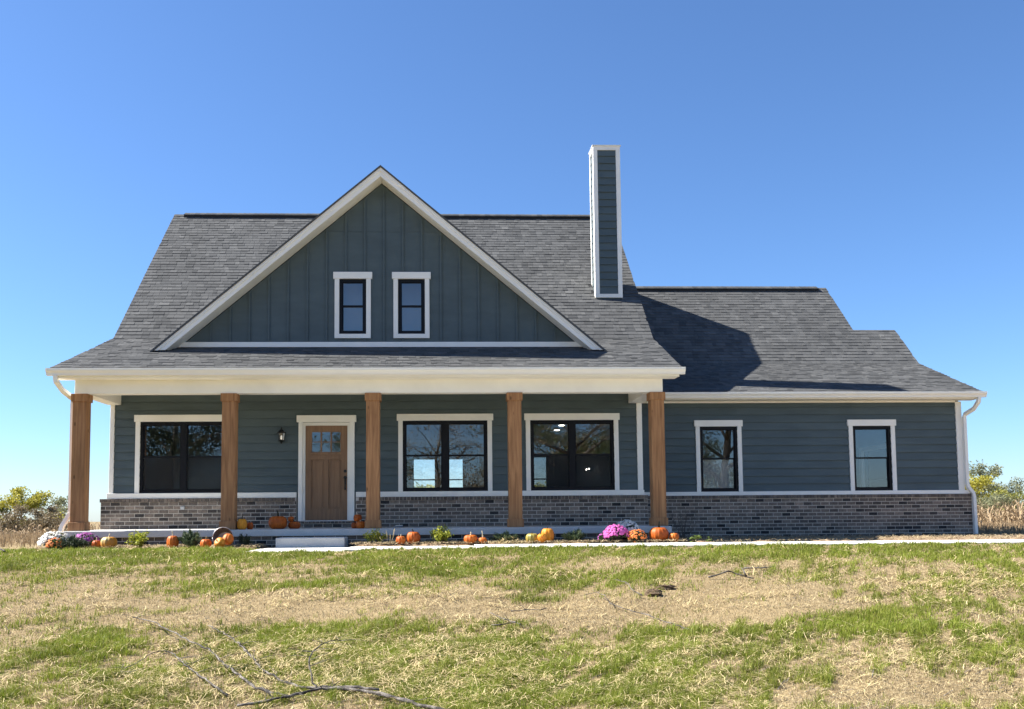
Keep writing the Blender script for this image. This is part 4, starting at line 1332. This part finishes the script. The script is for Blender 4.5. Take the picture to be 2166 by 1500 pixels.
def pumpkin(label, x, y, z, w, h, mat='pk_o', stem=0.05, smat='stem', lean=0.3, tilt=(0, 0), ribs=11, seed=1, top=0.0):
    """w,h real width and height in metres; z = the surface it rests on"""
    rr = random.Random(seed)
    t = thing('pumpkin', (x, y, z), label, 'pumpkin', 'pumpkins around the porch')
    n, m = 44, 16
    Rw, Hh = w / 2, h / 2
    rot = Matrix.Rotation(tilt[0], 3, 'X') @ Matrix.Rotation(tilt[1], 3, 'Y')
    ph0 = rr.uniform(0, 6.28)
    vs_ = []
    for i in range(m + 1):
        ph = math.pi * i / m
        for k in range(n):
            th = 2 * math.pi * k / n
            rib = 1 - 0.11 * (abs(math.cos((th + ph0) * ribs / 2)) ** 5) * math.sin(ph) ** .5
            r = Rw * (math.sin(ph) ** 0.78 if 0 < i < m else 0.02) * rib
            r *= 1 + .03 * math.sin(th + ph0)
            zz = Hh * math.copysign(abs(math.cos(ph)) ** 0.85, math.cos(ph))
            if ph < 0.6:
                zz -= Hh * 0.16 * (1 - ph / 0.6) ** 1.2
            if ph > math.pi - .5:
                zz += Hh * 0.14 * (1 - (math.pi - ph) / .5)
            r *= 1 - top * math.cos(ph) * .5
            v = rot @ Vector((r * math.cos(th), r * math.sin(th), zz))
            vs_.append(v)
    lo = min(v.z for v in vs_)
    off = Vector((x, y, z - lo - 0.004))
    fs = [(i * n + k, (i + 1) * n + k, (i + 1) * n + (k + 1) % n, i * n + (k + 1) % n) for i in range(m) for k in range(n)]
    MB().add([tuple(v + off) for v in vs_], fs).build('rind', mat, t, smooth=True)
    a = rr.uniform(0, 6.28)
    sr = max(.010, w * .05)
    P = []
    for q in range(5):
        s = q / 4
        P.append(rot @ Vector((math.cos(a) * lean * stem * s * s, math.sin(a) * lean * stem * s * s, Hh * .80 + (stem + Hh * .1) * s)) + off)
    MB().tube(P, [sr * 1.9, sr * 1.15, sr * .85, sr * .75, sr * .95], 7).build('stem', smat, t, smooth=True)
    return t
BL, BRr = 0.095, 0.135       # bed surface left / right
pumpkin('small brownish-orange pumpkin between the white mums and the striped gourd', -6.22, 17.55, BL, .165, .17, 'pk_d', .05, 'stem_pale', seed=1)
pumpkin('squat striped green and orange gourd in the left bed', -5.98, 17.50, BL, .29, .24, 'pk_mix', .05, 'stem_pale', seed=2)
pumpkin('tall orange pumpkin with upright pale stem beside the left juniper', -4.83, 17.45, BL, .215, .25, 'pk_o', .09, 'stem_pale', lean=.1, seed=3)
pumpkin('small round orange pumpkin left of the tipped bucket', -4.20, 17.30, BL, .205, .18, 'pk_o', .05, seed=4)
pumpkin('reddish pumpkin deep inside the tipped bucket', -4.02, 17.62, BL + .035, .14, .12, 'pk_d', .02, 'stem_pale', seed=5)
pumpkin('orange pumpkin at the right side of the bucket mouth', -3.83, 17.42, BL + .05, .20, .20, 'pk_o', .03, tilt=(-.5, .2), seed=6)
pumpkin('yellowish pumpkin lying on straw in front of the bucket', -3.93, 17.20, BL - .005, .20, .17, 'pk_y', .03, tilt=(.9, -.5), seed=7)
pumpkin('yellow-orange pumpkin on the porch against the second cedar post', -3.85, 18.70, FLOOR, .195, .235, 'pk_y', .06, 'stem_dark', lean=.2, seed=8, ribs=9)
pumpkin('small dull orange pumpkin beside the yellow one on the porch', -3.73, 18.88, FLOOR, .13, .155, 'pk_d', .02, 'stem_dark', seed=9)
pumpkin('largest orange pumpkin on the porch, left of the door', -3.23, 19.15, FLOOR, .37, .285, 'pk_d', .11, 'stem_dark', lean=.15, seed=10)
pumpkin('flat orange pumpkin next to the door casing, left side', -2.93, 19.30, FLOOR, .25, .16, 'pk_d', .05, 'stem_dark', lean=.8, seed=12)
pumpkin('tiny orange pumpkin perched on the flat one left of the door', -3.005, 19.36, FLOOR + .145, .125, .115, 'pk_d', .035, 'stem_dark', seed=11)
pumpkin('small orange pumpkin at the bottom left of the pile right of the door', -1.70, 19.02, FLOOR, .13, .135, 'pk_d', .02, 'stem_dark', seed=15)
pumpkin('front orange pumpkin of the pile right of the door', -1.565, 18.82, FLOOR, .19, .16, 'pk_o', .03, 'stem_pale', seed=16)
pumpkin('topmost orange pumpkin of the pile right of the door', -1.635, 18.97, FLOOR + .14, .17, .155, 'pk_d', .02, 'stem_pale', seed=13)
pumpkin('tall orange pumpkin half hidden behind the third cedar post', -1.36, 19.12, FLOOR, .27, .33, 'pk_d', .07, 'stem_dark', lean=.6, seed=14)
pumpkin('small pale orange pumpkin left of the large ribbed one in the bed', -0.72, 17.50, BRr, .185, .155, 'pk_o', .03, 'stem_pale', seed=17)
pumpkin('large ribbed orange pumpkin in the bed near the middle yellow shrub', -0.50, 17.68, BRr, .265, .24, 'pk_d', .045, 'stem_dark', lean=.7, seed=18, ribs=15)
pumpkin('wide flat orange pumpkin with a pale stem right of the yellow shrub', 0.56, 17.50, BRr, .255, .17, 'pk_o', .05, 'stem_pale', seed=19)
pumpkin('small orange pumpkin with a long pale curled stem', 0.775, 17.45, BRr, .165, .115, 'pk_o', .12, 'stem_pale', lean=.3, seed=20)
pumpkin('squat green pumpkin beside the orange pair', 1.70, 17.62, BRr, .25, .185, 'pk_g', .025, 'stem_dark', seed=21)
pumpkin('small yellow-orange pumpkin leaning between the green and the tall one', 1.865, 17.42, BRr, .17, .175, 'pk_y', .03, 'stem_dark', tilt=(.25, -.35), seed=22)
pumpkin('tall yellow-orange pumpkin behind the leaning one', 1.99, 17.66, BRr, .255, .285, 'pk_y', .03, 'stem_dark', seed=23, ribs=9)
pumpkin('large round orange pumpkin with tall thin stem before the right cedar post', 4.09, 17.70, BRr, .365, .285, 'pk_d', .11, 'stem_dark', lean=.1, seed=24, ribs=15)
pumpkin('small orange pumpkin right of the large round one at the porch end', 4.345, 17.60, BRr, .185, .165, 'pk_o', .01, 'stem_pale', seed=25)

# ------------------------------------------------------------------ tipped bucket
bk = thing('metal_bucket', (-3.93, 17.75, BL), 'galvanised metal bucket tipped on its side with pumpkins spilling out', 'bucket')
ax = Vector((0.10, -1.0, 0.06)).normalized()
a1 = ax.cross(Vector((0, 0, 1))).normalized()
a2 = a1.cross(ax)
ctr = Vector((-3.945, 17.52, BL + .185))
def ring(s, r, n=28):
    return [tuple(ctr - ax * s + a1 * (r * math.cos(2 * math.pi * k / n)) + a2 * (r * math.sin(2 * math.pi * k / n)) - Vector((0, 0, (.188 - r) * .9))) for k in range(n)]
def shell(rings, n=28, close=False):
    mb = MB()
    vs_ = [q for r in rings for q in r]
    fs = [(i * n + k, i * n + (k + 1) % n, (i + 1) * n + (k + 1) % n, (i + 1) * n + k) for i in range(len(rings) - 1) for k in range(n)]
    if close:
        fs.append(tuple(range((len(rings) - 1) * n, len(rings) * n)))
    return mb.add(vs_, fs)
shell([ring(0, .182), ring(.12, .172), ring(.125, .175), ring(.14, .170), ring(.34, .150), ring(.34, .146), ring(.02, .176), ring(0, .182)], close=False).build('bucket_wall', 'galv', bk, smooth=True)
shell([ring(.335, .149), ring(.333, .02)], close=True).build('bucket_bottom', 'galv', bk)
mb = MB(); rg = ring(0, .184); mb.tube([*rg, rg[0]], .008, 6); mb.build('rim', 'galv', bk, smooth=True)
mb = MB(); e = ctr + a1 * -.184 + ax * .0
side = Vector(ring(.05, .18)[26])
mb.tube([side, side + Vector((.05, -.01, .03)), side + Vector((.085, -.02, -.02)), side + Vector((.095, -.02, -.08))], .007, 6)
mb.build('handle', 'galv', bk, smooth=True)

# ------------------------------------------------------------------ mums and shrubs
def leafy(mat_name, c1, c2, trans=.3):
    M[mat_name] = pmat(mat_name, c1, .55, .2, 6, col2=c2, tone=True, trans=trans, spec=.3)
leafy('mumleaf', (.045, .075, .028), (.10, .13, .045))
leafy('spirea', (.20, .26, .022), (.46, .45, .06), .4)
leafy('juniper', (.045, .080, .040), (.14, .18, .085), .2)
leafy('junidark', (.03, .05, .028), (.08, .10, .05), .2)
leafy('weed', (.09, .15, .03), (.2, .26, .06), .4)
for nm, c1, c2 in (('fl_white', (.80, .78, .74), (.70, .68, .60)), ('fl_pink', (.52, .075, .33), (.66, .17, .47)), ('fl_purple', (.32, .07, .28), (.45, .13, .42)), ('fl_orange', (.66, .13, .03), (.75, .30, .08))):
    M[nm] = pmat(nm, c1, .6, .12, 20, col2=c2, tone=True, trans=.2, spec=.2)
M['pot'] = pmat('nursery_pot', (.02, .018, .018), .6, .2, 5)
def mum(label, x, y, z, rx, h, fl, n=190, fs=.026, seed=1, cover=1.0):
    g_ = np.random.default_rng(seed)
    t = thing('potted_mum', (x, y, z), label, 'flowers', 'potted chrysanthemums in the beds')
    MB().lathe([(rx * .38, z + .0), (rx * .5, z + h * .38), (rx * .53, z + h * .40)], 14, (x, y, 0)).build('pot', 'pot', t, smooth=True)
    zc = z + h * .34
    H = h * .62
    m_ = 500
    d = g_.normal(size=(m_, 3)); d[:, 2] = np.abs(d[:, 2]) * .9 - .15
    d /= np.linalg.norm(d, axis=1)[:, None]
    c = np.array([x, y, zc]) + d * np.array([rx, rx, H]) * g_.uniform(.45, .93, m_)[:, None]
    v, f = leaf_quads(c, .04, g_)
    fast_mesh('foliage', v, f, 'mumleaf', t, tones=np.repeat(g_.random(m_), 2), kind='stuff')
    d = g_.normal(size=(n, 3)); d[:, 2] = np.abs(d[:, 2]) * 1.0 - .05
    d /= np.linalg.norm(d, axis=1)[:, None]
    c = np.array([x, y, zc]) + d * np.array([rx, rx, H]) * g_.uniform(.90, 1.05, n)[:, None]
    V, F, T = [], [], []
    for i in range(n):
        nn = Vector(d[i] / np.array([rx, rx, H]) * rx).normalized()
        a = nn.cross(Vector((.3, .5, .8))).normalized(); b = nn.cross(a)
        r = fs * g_.uniform(.75, 1.2)
        base = len(V)
        p = Vector(c[i])
        V.append(tuple(p + nn * r * .55))
        k = 8
        for j in range(k):
            th = 2 * math.pi * j / k
            rad = r * (1.0 if j % 2 == 0 else .78)
            V.append(tuple(p + (a * math.cos(th) + b * math.sin(th)) * rad + nn * (r * (.12 if j % 2 else -.1))))
        for j in range(k):
            F.append((base, base + 1 + j, base + 1 + (j + 1) % k))
            T.append(g_.random())
    fast_mesh('flowers', np.array(V), np.array(F), fl, t, tones=np.array(T), kind='stuff')
    return t
mum('white mum at the far left end of the porch', -6.98, 17.62, .06, .29, .36, 'fl_white', 260, .030, 1)
mum('small orange mum in front of the left white mum', -6.86, 17.32, .06, .15, .25, 'fl_orange', 90, .024, 2)
mum('purple mum behind the green shrub at the left end', -6.55, 17.95, .09, .23, .30, 'fl_purple', 150, .026, 3)
mum('large magenta-pink mum before the right end of the porch', 3.255, 17.55, BRr - .02, .245, .34, 'fl_pink', 300, .026, 4)
mum('white mum behind the pink and orange mums', 3.53, 18.0, BRr, .27, .40, 'fl_white', 280, .030, 5)
mum('small orange mum right of the magenta-pink mum', 3.62, 17.45, BRr - .02, .175, .25, 'fl_orange', 140, .024, 6)
mum('tiny dark purple mum left of the magenta-pink mum', 3.00, 17.60, BRr - .02, .085, .17, 'fl_purple', 40, .022, 7)

def shrub(name, label, cat, x, y, z, rx, h, mat, n, size, style, seed, group=None):
    g_ = np.random.default_rng(seed)
    t = thing(name, (x, y, z), label, cat, group)
    mb = MB()
    C_, D_ = [], []
    ns = max(8, int(n / 40))
    for i in range(ns):
        a = g_.uniform(0, 6.28)
        rr_ = math.sqrt(g_.random())
        e = Vector((x + rx * rr_ * math.cos(a), y + rx * .8 * rr_ * math.sin(a), z + h * (1 - .55 * rr_ ** 2) * g_.uniform(.8, 1.1)))
        b = Vector((x + .15 * rx * math.cos(a), y + .15 * rx * math.sin(a), z - .01))
        mid = b.lerp(e, .5) + Vector((0, 0, h * .10))
        mb.tube([b, mid, e], [.006, .004, .002], 4)
        k = n // ns
        tt = g_.uniform(.25, 1.05, k)
        for q in tt:
            p = b.lerp(mid, q * 2) if q < .5 else mid.lerp(e, q * 2 - 1)
            C_.append((p.x, p.y, p.z))
            dd = (e - b).normalized()
            D_.append((dd.x, dd.y, dd.z))
    C_ = np.array(C_) + g_.normal(0, .022 if style == 'leaf' else .016, (len(C_), 3))
    C_[:, 2] = np.maximum(C_[:, 2], z)
    mb.build('stems', 'trunk', t)
    if style == 'leaf':
        v, f = leaf_quads(C_, size, g_, up=.3)
    else:
        v, f = leaf_quads(C_, size, g_, aspect=.16, direc=np.array(D_))
    fast_mesh('foliage', v, f, mat, t, tones=np.repeat(np.clip(g_.beta(1.6, 1.8, len(C_)), 0, 1), 2), kind='stuff')
    return t
GS = 'golden shrubs in the beds'
shrub('golden_shrub', 'bright yellow-green shrub in the left bed by the striped gourd', 'shrub', -5.47, 17.6, BL, .24, .32, 'spirea', 900, .045, 'leaf', 1, GS)
shrub('golden_shrub', 'sparse yellow-green shrub right of the concrete step', 'shrub', -1.21, 17.75, BRr, .22, .27, 'spirea', 520, .04, 'leaf', 2, GS)
shrub('golden_shrub', 'dense golden shrub right of the large ribbed pumpkin', 'shrub', 0.02, 17.7, BRr, .25, .31, 'spirea', 950, .042, 'leaf', 3, GS)
GJ = 'low junipers in the beds'
shrub('juniper', 'dark green spreading shrub between the left mums', 'shrub', -6.62, 17.35, .08, .36, .24, 'junidark', 1500, .07, 'needle', 4, GJ)
shrub('juniper', 'grey-green juniper right of the tall orange pumpkin', 'shrub', -4.50, 17.5, BL, .28, .30, 'juniper', 1300, .08, 'needle', 5, GJ)
shrub('juniper', 'dark juniper tuft partly behind the tipped bucket', 'shrub', -3.62, 17.75, BL, .15, .24, 'junidark', 450, .06, 'needle', 6, GJ)
shrub('juniper', 'low straggly juniper behind the straw heap', 'shrub', 1.25, 17.75, BRr, .34, .20, 'juniper', 800, .075, 'needle', 7, GJ)
shrub('juniper', 'low grey-green juniper left of the pink mum', 'shrub', 2.50, 17.7, BRr, .28, .22, 'juniper', 1100, .07, 'needle', 8, GJ)
shrub('leafy_weed', 'small broad-leaved weed right of the last pumpkins', 'weed', 4.72, 17.55, BRr - .02, .10, .13, 'weed', 40, .075, 'leaf', 9)
shrub('leafy_weed', 'tiny broad-leaved weed farther right along the bed', 'weed', 4.98, 17.5, BRr - .02, .08, .08, 'weed', 26, .055, 'leaf', 10)
# dried stalks
t = thing('dried_weed', (-0.93, 17.5, BRr), 'pale dried seed stalks beside the sparse yellow shrub', 'weed')
mb = MB()
for a, hh in ((.15, .26), (-.05, .22), (.25, .15), (-.2, .12), (.35, .10), (.05, .16)):
    b = Vector((-0.95 + a * .3, 17.5, BRr - .01))
    e = b + Vector((a * .45, -.03, hh))
    mb.tube([b, b.lerp(e, .5) + Vector((.01, 0, 0)), e, e + Vector((.005, 0, .03))], [.004, .003, .006, .003], 5)
mb.build('stalks', 'straw', t)
# bare twiggy shrub before the wing
t = thing('bare_shrub', (5.05, 19.6, .10), 'bare brown twiggy shrub before the wing brick wall', 'shrub')
mb = MB()
g_ = random.Random(5)
for i in range(16):
    a = g_.uniform(-1, 1)
    b = Vector((5.05 + a * .05, 19.6 + g_.uniform(-.08, .08), .09))
    e = b + Vector((a * .28, g_.uniform(-.2, .2), g_.uniform(.4, .68)))
    m_ = b.lerp(e, .5) + Vector((g_.uniform(-.04, .04), 0, .03))
    mb.tube([b, m_, e], [.006, .004, .002], 4)
    for _ in range(5):
        q = m_.lerp(e, g_.random())
        mb.tube([q, q + Vector((g_.uniform(-.1, .1), g_.uniform(-.08, .08), g_.uniform(.02, .14)))], [.003, .0015], 3)
mb.build('twigs', 'trunk', t)

# ------------------------------------------------------------------ trees
def tree(name, label, x, y, height, crown_r, mat, n, leaf, trunk_r, seed, crown_from=0.3, group=None, limbs=9, spread=1.0, sparse=1.0, base=None):
    g_ = np.random.default_rng(seed)
    z0 = gz1(x, y) - .1 if base is None else base
    t = thing(name, (x, y, z0), label, 'tree', group)
    mb = MB()
    top = Vector((x + g_.normal(0, .04) * height, y + g_.normal(0, .04) * height, z0 + height * .93))
    P = [Vector((x, y, z0))]
    for k in range(1, 7):
        q = Vector((x, y, z0)).lerp(top, k / 6)
        P.append(q + Vector((g_.normal(0, .012) * height, g_.normal(0, .012) * height, 0)))
    mb.tube(P, [trunk_r * (1.25 if k == 0 else 1 - .88 * k / 6) for k in range(7)], 8)
    cl = []
    def at(s):
        q = s * 6
        i = min(5, int(q))
        return P[i].lerp(P[i + 1], q - i)
    for i in range(limbs):
        s = crown_from * .8 + (0.95 - crown_from * .8) * (i + g_.random()) / limbs
        a = 2.4 * i + g_.uniform(-.5, .5)
        b = at(s)
        ln_ = crown_r * (1.0 - .55 * abs((s - .55) / .5) ** 1.5) * g_.uniform(.75, 1.1)
        el = g_.uniform(.15, .75)
        e = b + Vector((math.cos(a) * ln_ * math.cos(el), math.sin(a) * ln_ * math.cos(el), ln_ * math.sin(el) * spread))
        m_ = b.lerp(e, .5) + Vector((0, 0, ln_ * .08))
        r = trunk_r * (1 - .8 * s) * .5
        mb.tube([b, m_, e], [r, r * .6, r * .2], 6)
        cl += [(m_, ln_ * .26), (e, ln_ * .26), (m_.lerp(e, .5), ln_ * .28)]
        for _ in range(4):
            q = b.lerp(e, g_.uniform(.35, .95))
            d = Vector(g_.normal(0, 1, 3)).normalized() * ln_ * .42
            d.z = abs(d.z) * .8 - .05 * ln_
            mb.tube([q, q + d * .5 + Vector((0, 0, .03 * ln_)), q + d], [r * .35, r * .22, r * .08], 4)
            cl.append((q + d, ln_ * .22))
            cl.append((q + d * .6, ln_ * .2))
    cl.append((top, crown_r * .25))
    mb.build('trunk', 'trunk', t, smooth=True)
    wts = np.array([c[1] for c in cl]) ** 2
    wts *= g_.uniform(.3, 1.4, len(cl))
    idx = g_.choice(len(cl), n, p=wts / wts.sum())
    C_ = np.array([tuple(cl[i][0]) for i in idx])
    S_ = np.array([cl[i][1] for i in idx])
    d = g_.normal(size=(n, 3))
    d /= np.linalg.norm(d, axis=1)[:, None]
    C_ = C_ + d * (S_ * g_.random(n) ** .45 * sparse)[:, None] * np.array([1.1, 1.1, .8])
    C_[:, 2] = np.maximum(C_[:, 2], z0 + .15)
    v, f = leaf_quads(C_, leaf, g_)
    fast_mesh('crown', v, f, mat, t, tones=np.repeat(np.clip(g_.beta(2, 2, n), 0, 1), 2))
    return t
leafy('lf_olive', (.17, .19, .04), (.34, .32, .085), .4)
leafy('lf_yellow', (.26, .25, .035), (.50, .45, .07), .4)
leafy('lf_brown', (.16, .125, .07), (.30, .24, .14), .25)
leafy('lf_grey', (.18, .195, .10), (.33, .33, .19), .4)
leafy('lf_green', (.045, .070, .018), (.12, .135, .03), .3)
leafy('lf_dark', (.022, .035, .016), (.06, .075, .03), .2)
GT = 'trees beyond the corn field'
# left of the house, beyond the corn
tree('tree', 'round olive-green tree at the far left edge', -31.6, 66, 4.9, 2.7, 'lf_olive', 15000, .15, .16, 1, .15, GT, 12)
tree('tree', 'loose light green tree just left of the porch downspout', -27.6, 64, 5.2, 2.2, 'lf_yellow', 6500, .15, .11, 2, .25, GT, 10)
tree('tree', 'olive tree standing between the round tree and the loose one', -29.8, 72, 4.9, 2.3, 'lf_grey', 5500, .16, .11, 3, .2, GT, 10)
tree('tree', 'small brownish tree seen between the left cedar post and the brick base', -25.6, 63, 3.6, 1.8, 'lf_brown', 4000, .14, .08, 4, .1, GT, 9)
for i, (bx_, by_, hh, rr_) in enumerate(((-33.5, 60, 2.9, 1.9), (-30.6, 60, 2.7, 1.9), (-28.2, 59.5, 3.3, 2.0), (-25.9, 59, 3.2, 1.9), (-23.6, 60, 2.9, 1.9))):
    nm = ['brown bramble thicket under the far-left tree', 'grey-brown bush left of the loose tree', 'dense brown bush under the loose light tree', 'brown bush seen right beside the left downspout foot', 'brown bush showing between the left post and the house'][i]
    tree('field_bush', nm, bx_, by_, hh, rr_, 'lf_brown', 6000, .13, .05, 30 + i, .05, 'bushes along the corn field', 11)
# right of the house
tree('tree', 'golden yellow-green tree right of the wing', 31.2, 56, 4.0, 2.5, 'lf_yellow', 14000, .13, .13, 5, .12, GT, 12)
tree('tree', 'grey-green tree just beside the right downspout', 29.2, 57, 4.4, 2.4, 'lf_olive', 11000, .13, .12, 6, .15, GT, 10)
tree('tree', 'tall thin feathery tree at the right picture edge', 34.2, 58, 4.9, 2.5, 'lf_grey', 8000, .13, .11, 7, .25, GT, 10)
tree('tree', 'dark green tree top behind the golden tree', 31.6, 64, 4.9, 2.4, 'lf_olive', 8000, .14, .12, 8, .2, GT, 10)
for i, (bx_, by_, hh, rr_) in enumerate(((29.3, 50, 2.6, 1.6), (32.0, 51, 2.8, 1.8), (34.8, 51, 3.0, 1.8))):
    nm = ['olive-brown bush behind the corn next to the right downspout', 'brown-green bush under the golden tree', 'grey-olive bush behind the corn at the right edge'][i]
    tree('field_bush', nm, bx_, by_, hh, rr_, ('lf_grey', 'lf_olive', 'lf_grey')[i], 6500, .12, .05, 40 + i, .05, 'bushes along the corn field', 11)
# behind the house, seen through its windows
tree('tree', 'low tree line bush seen through the middle front window', -2.0, 70, 5.2, 3.2, 'lf_olive', 2200, .3, .12, 9, .1, GT, 10)
tree('tree', 'distant bush seen through the right porch window', 6.5, 72, 5.6, 3.0, 'lf_olive', 2200, .3, .12, 10, .1, GT, 10)
# behind the viewer, seen mirrored in the panes
GM = 'trees mirrored in the front windows'
tree('large_tree', 'large oak with thick trunk mirrored in the right porch window', 7.6, -14, 11.5, 6.0, 'lf_brown', 7000, .13, .34, 11, .36, GM, 15)
tree('large_tree', 'leafy green tree mirrored behind the thick trunk', 10.0, -34, 8.5, 7.0, 'lf_green', 22000, .20, .3, 12, .1, GM, 15)
tree('large_tree', 'sparse brown-leaved tree mirrored in the middle window', -0.6, -22, 9.0, 4.6, 'lf_brown', 3600, .14, .22, 13, .35, GM, 14)
tree('large_tree', 'dense dark tree mirrored in the left window', -15.0, -12, 11.5, 6.0, 'lf_dark', 24000, .17, .3, 14, .05, GM, 16)
tree('large_tree', 'dark tree mirrored in the left window of the wing', 16.8, -12, 11.0, 4.4, 'lf_dark', 9000, .15, .4, 17, .3, GM, 14)
tree('large_tree', 'tree of the far hedge line mirrored low in the middle window', 3.0, -46, 5.2, 6.0, 'lf_brown', 10000, .2, .25, 18, .05, GM, 12)
tree('large_tree', 'far green tree mirrored low in the right window', 22, -42, 7, 7.0, 'lf_green', 10000, .2, .25, 19, .05, GM, 12)
tree('large_tree', 'far tree mirrored beside the dense dark tree', -8.0, -40, 7, 6.5, 'lf_green', 10000, .2, .25, 20, .05, GM, 12)

# ------------------------------------------------------------------ corn
def stalk(g_):
    V, F = [], []
    H = g_.uniform(1.5, 2.15)
    lean = g_.normal(0, .09, 2)
    def P(s):
        return np.array([lean[0] * s * s * H, lean[1] * s * s * H, s * H])
    for s in (0, 1):
        r = .013 if s == 0 else .006
        for k in range(3):
            V.append(P(s) + np.array([math.cos(2.1 * k) * r, math.sin(2.1 * k) * r, 0]))
    for k in range(3):
        j = (k + 1) % 3
        F += [(k, j, 3 + j), (k, 3 + j, 3 + k)]
    a = g_.uniform(0, 6.28)
    for i in range(9):
        s = .18 + .8 * i / 9
        b = P(s)
        a += math.pi + g_.normal(0, .5)
        L = g_.uniform(.35, .75)
        w = g_.uniform(.025, .05)
        d = np.array([math.cos(a), math.sin(a), 0]); sd = np.array([-math.sin(a), math.cos(a), 0]) * w
        up_ = g_.uniform(.1, .35)
        p1 = b + d * L * .35 + np.array([0, 0, up_ * L])
        p2 = b + d * L * .62 + np.array([0, 0, g_.uniform(-.25, .12) * L])
        p3 = b + d * L * .70 + np.array([0, 0, -g_.uniform(.4, .9) * L])
        k = len(V)
        V += [b - sd * .4, b + sd * .4, p1 - sd, p1 + sd, p2 - sd * .8, p2 + sd * .8, p3]
        F += [(k, k + 1, k + 3), (k, k + 3, k + 2), (k + 2, k + 3, k + 5), (k + 2, k + 5, k + 4), (k + 4, k + 5, k + 6)]
    for q in range(3):
        k = len(V)
        e = P(1.0)
        V += [e - np.array([.006, 0, 0]), e + np.array([.006, 0, 0]), e + np.array([g_.normal(0, .08), g_.normal(0, .08), .22])]
        F += [(k, k + 1, k + 2)]
    return np.array(V), np.array(F)
gC = np.random.default_rng(77)
protos = [stalk(gC) for _ in range(10)]
def corn_field(label, regions):
    VV, FF, TT, base = [], [], [], 0
    for (xa, xb, ya, yb, row, gap) in regions:
        for yy in np.arange(ya, yb, row):
            for xx in np.arange(xa, xb, gap):
                if gC.random() < .12:
                    continue
                v, f = protos[gC.integers(10)]
                a = gC.uniform(0, 6.28)
                s = gC.uniform(.72, 1.0)
                px, py = xx + gC.normal(0, .05), yy + gC.normal(0, .06)
                c_, s_ = math.cos(a) * s, math.sin(a) * s
                q = np.stack([v[:, 0] * c_ - v[:, 1] * s_ + px, v[:, 0] * s_ + v[:, 1] * c_ + py, v[:, 2] * s + gz1(px, py)], 1)
                VV.append(q)
                FF.append(f + base)
                base += len(q)
                TT.append(np.clip(gC.normal(.35, .25, len(f)), 0, 1))
    o = fast_mesh('corn_field', np.concatenate(VV), np.concatenate(FF), 'corn', kind='stuff', tones=np.concatenate(TT))
    return tag(o, label, 'corn')
corn_field('field of dry tan corn stalks beyond the lawn on the left', [(-34, -13, 44.0, 50.5, .76, .17)])
corn_field('stand of dry tan corn stalks right of the wing', [(20, 36, 42.5, 49, .76, .17)])
x = NR.uniform(-34, -8, 30000); y = NR.uniform(20, 44, 30000)
x2 = NR.uniform(12.6, 32, 16000); y2 = NR.uniform(21.5, 36, 16000)
x = np.concatenate([x, x2]); y = np.concatenate([y, y2])
tn = np.clip(NR.beta(2, 2.5, len(x)), 0, 1)
vg = blades('field_grass', x, y, NR.uniform(.08, .3, len(x)), NR.uniform(.012, .022, len(x)), NR.uniform(.1, .6, len(x)), 'corn', tn)
tag(vg, 'tall dry grass at the edges of the yard beside the house', 'dry grass')
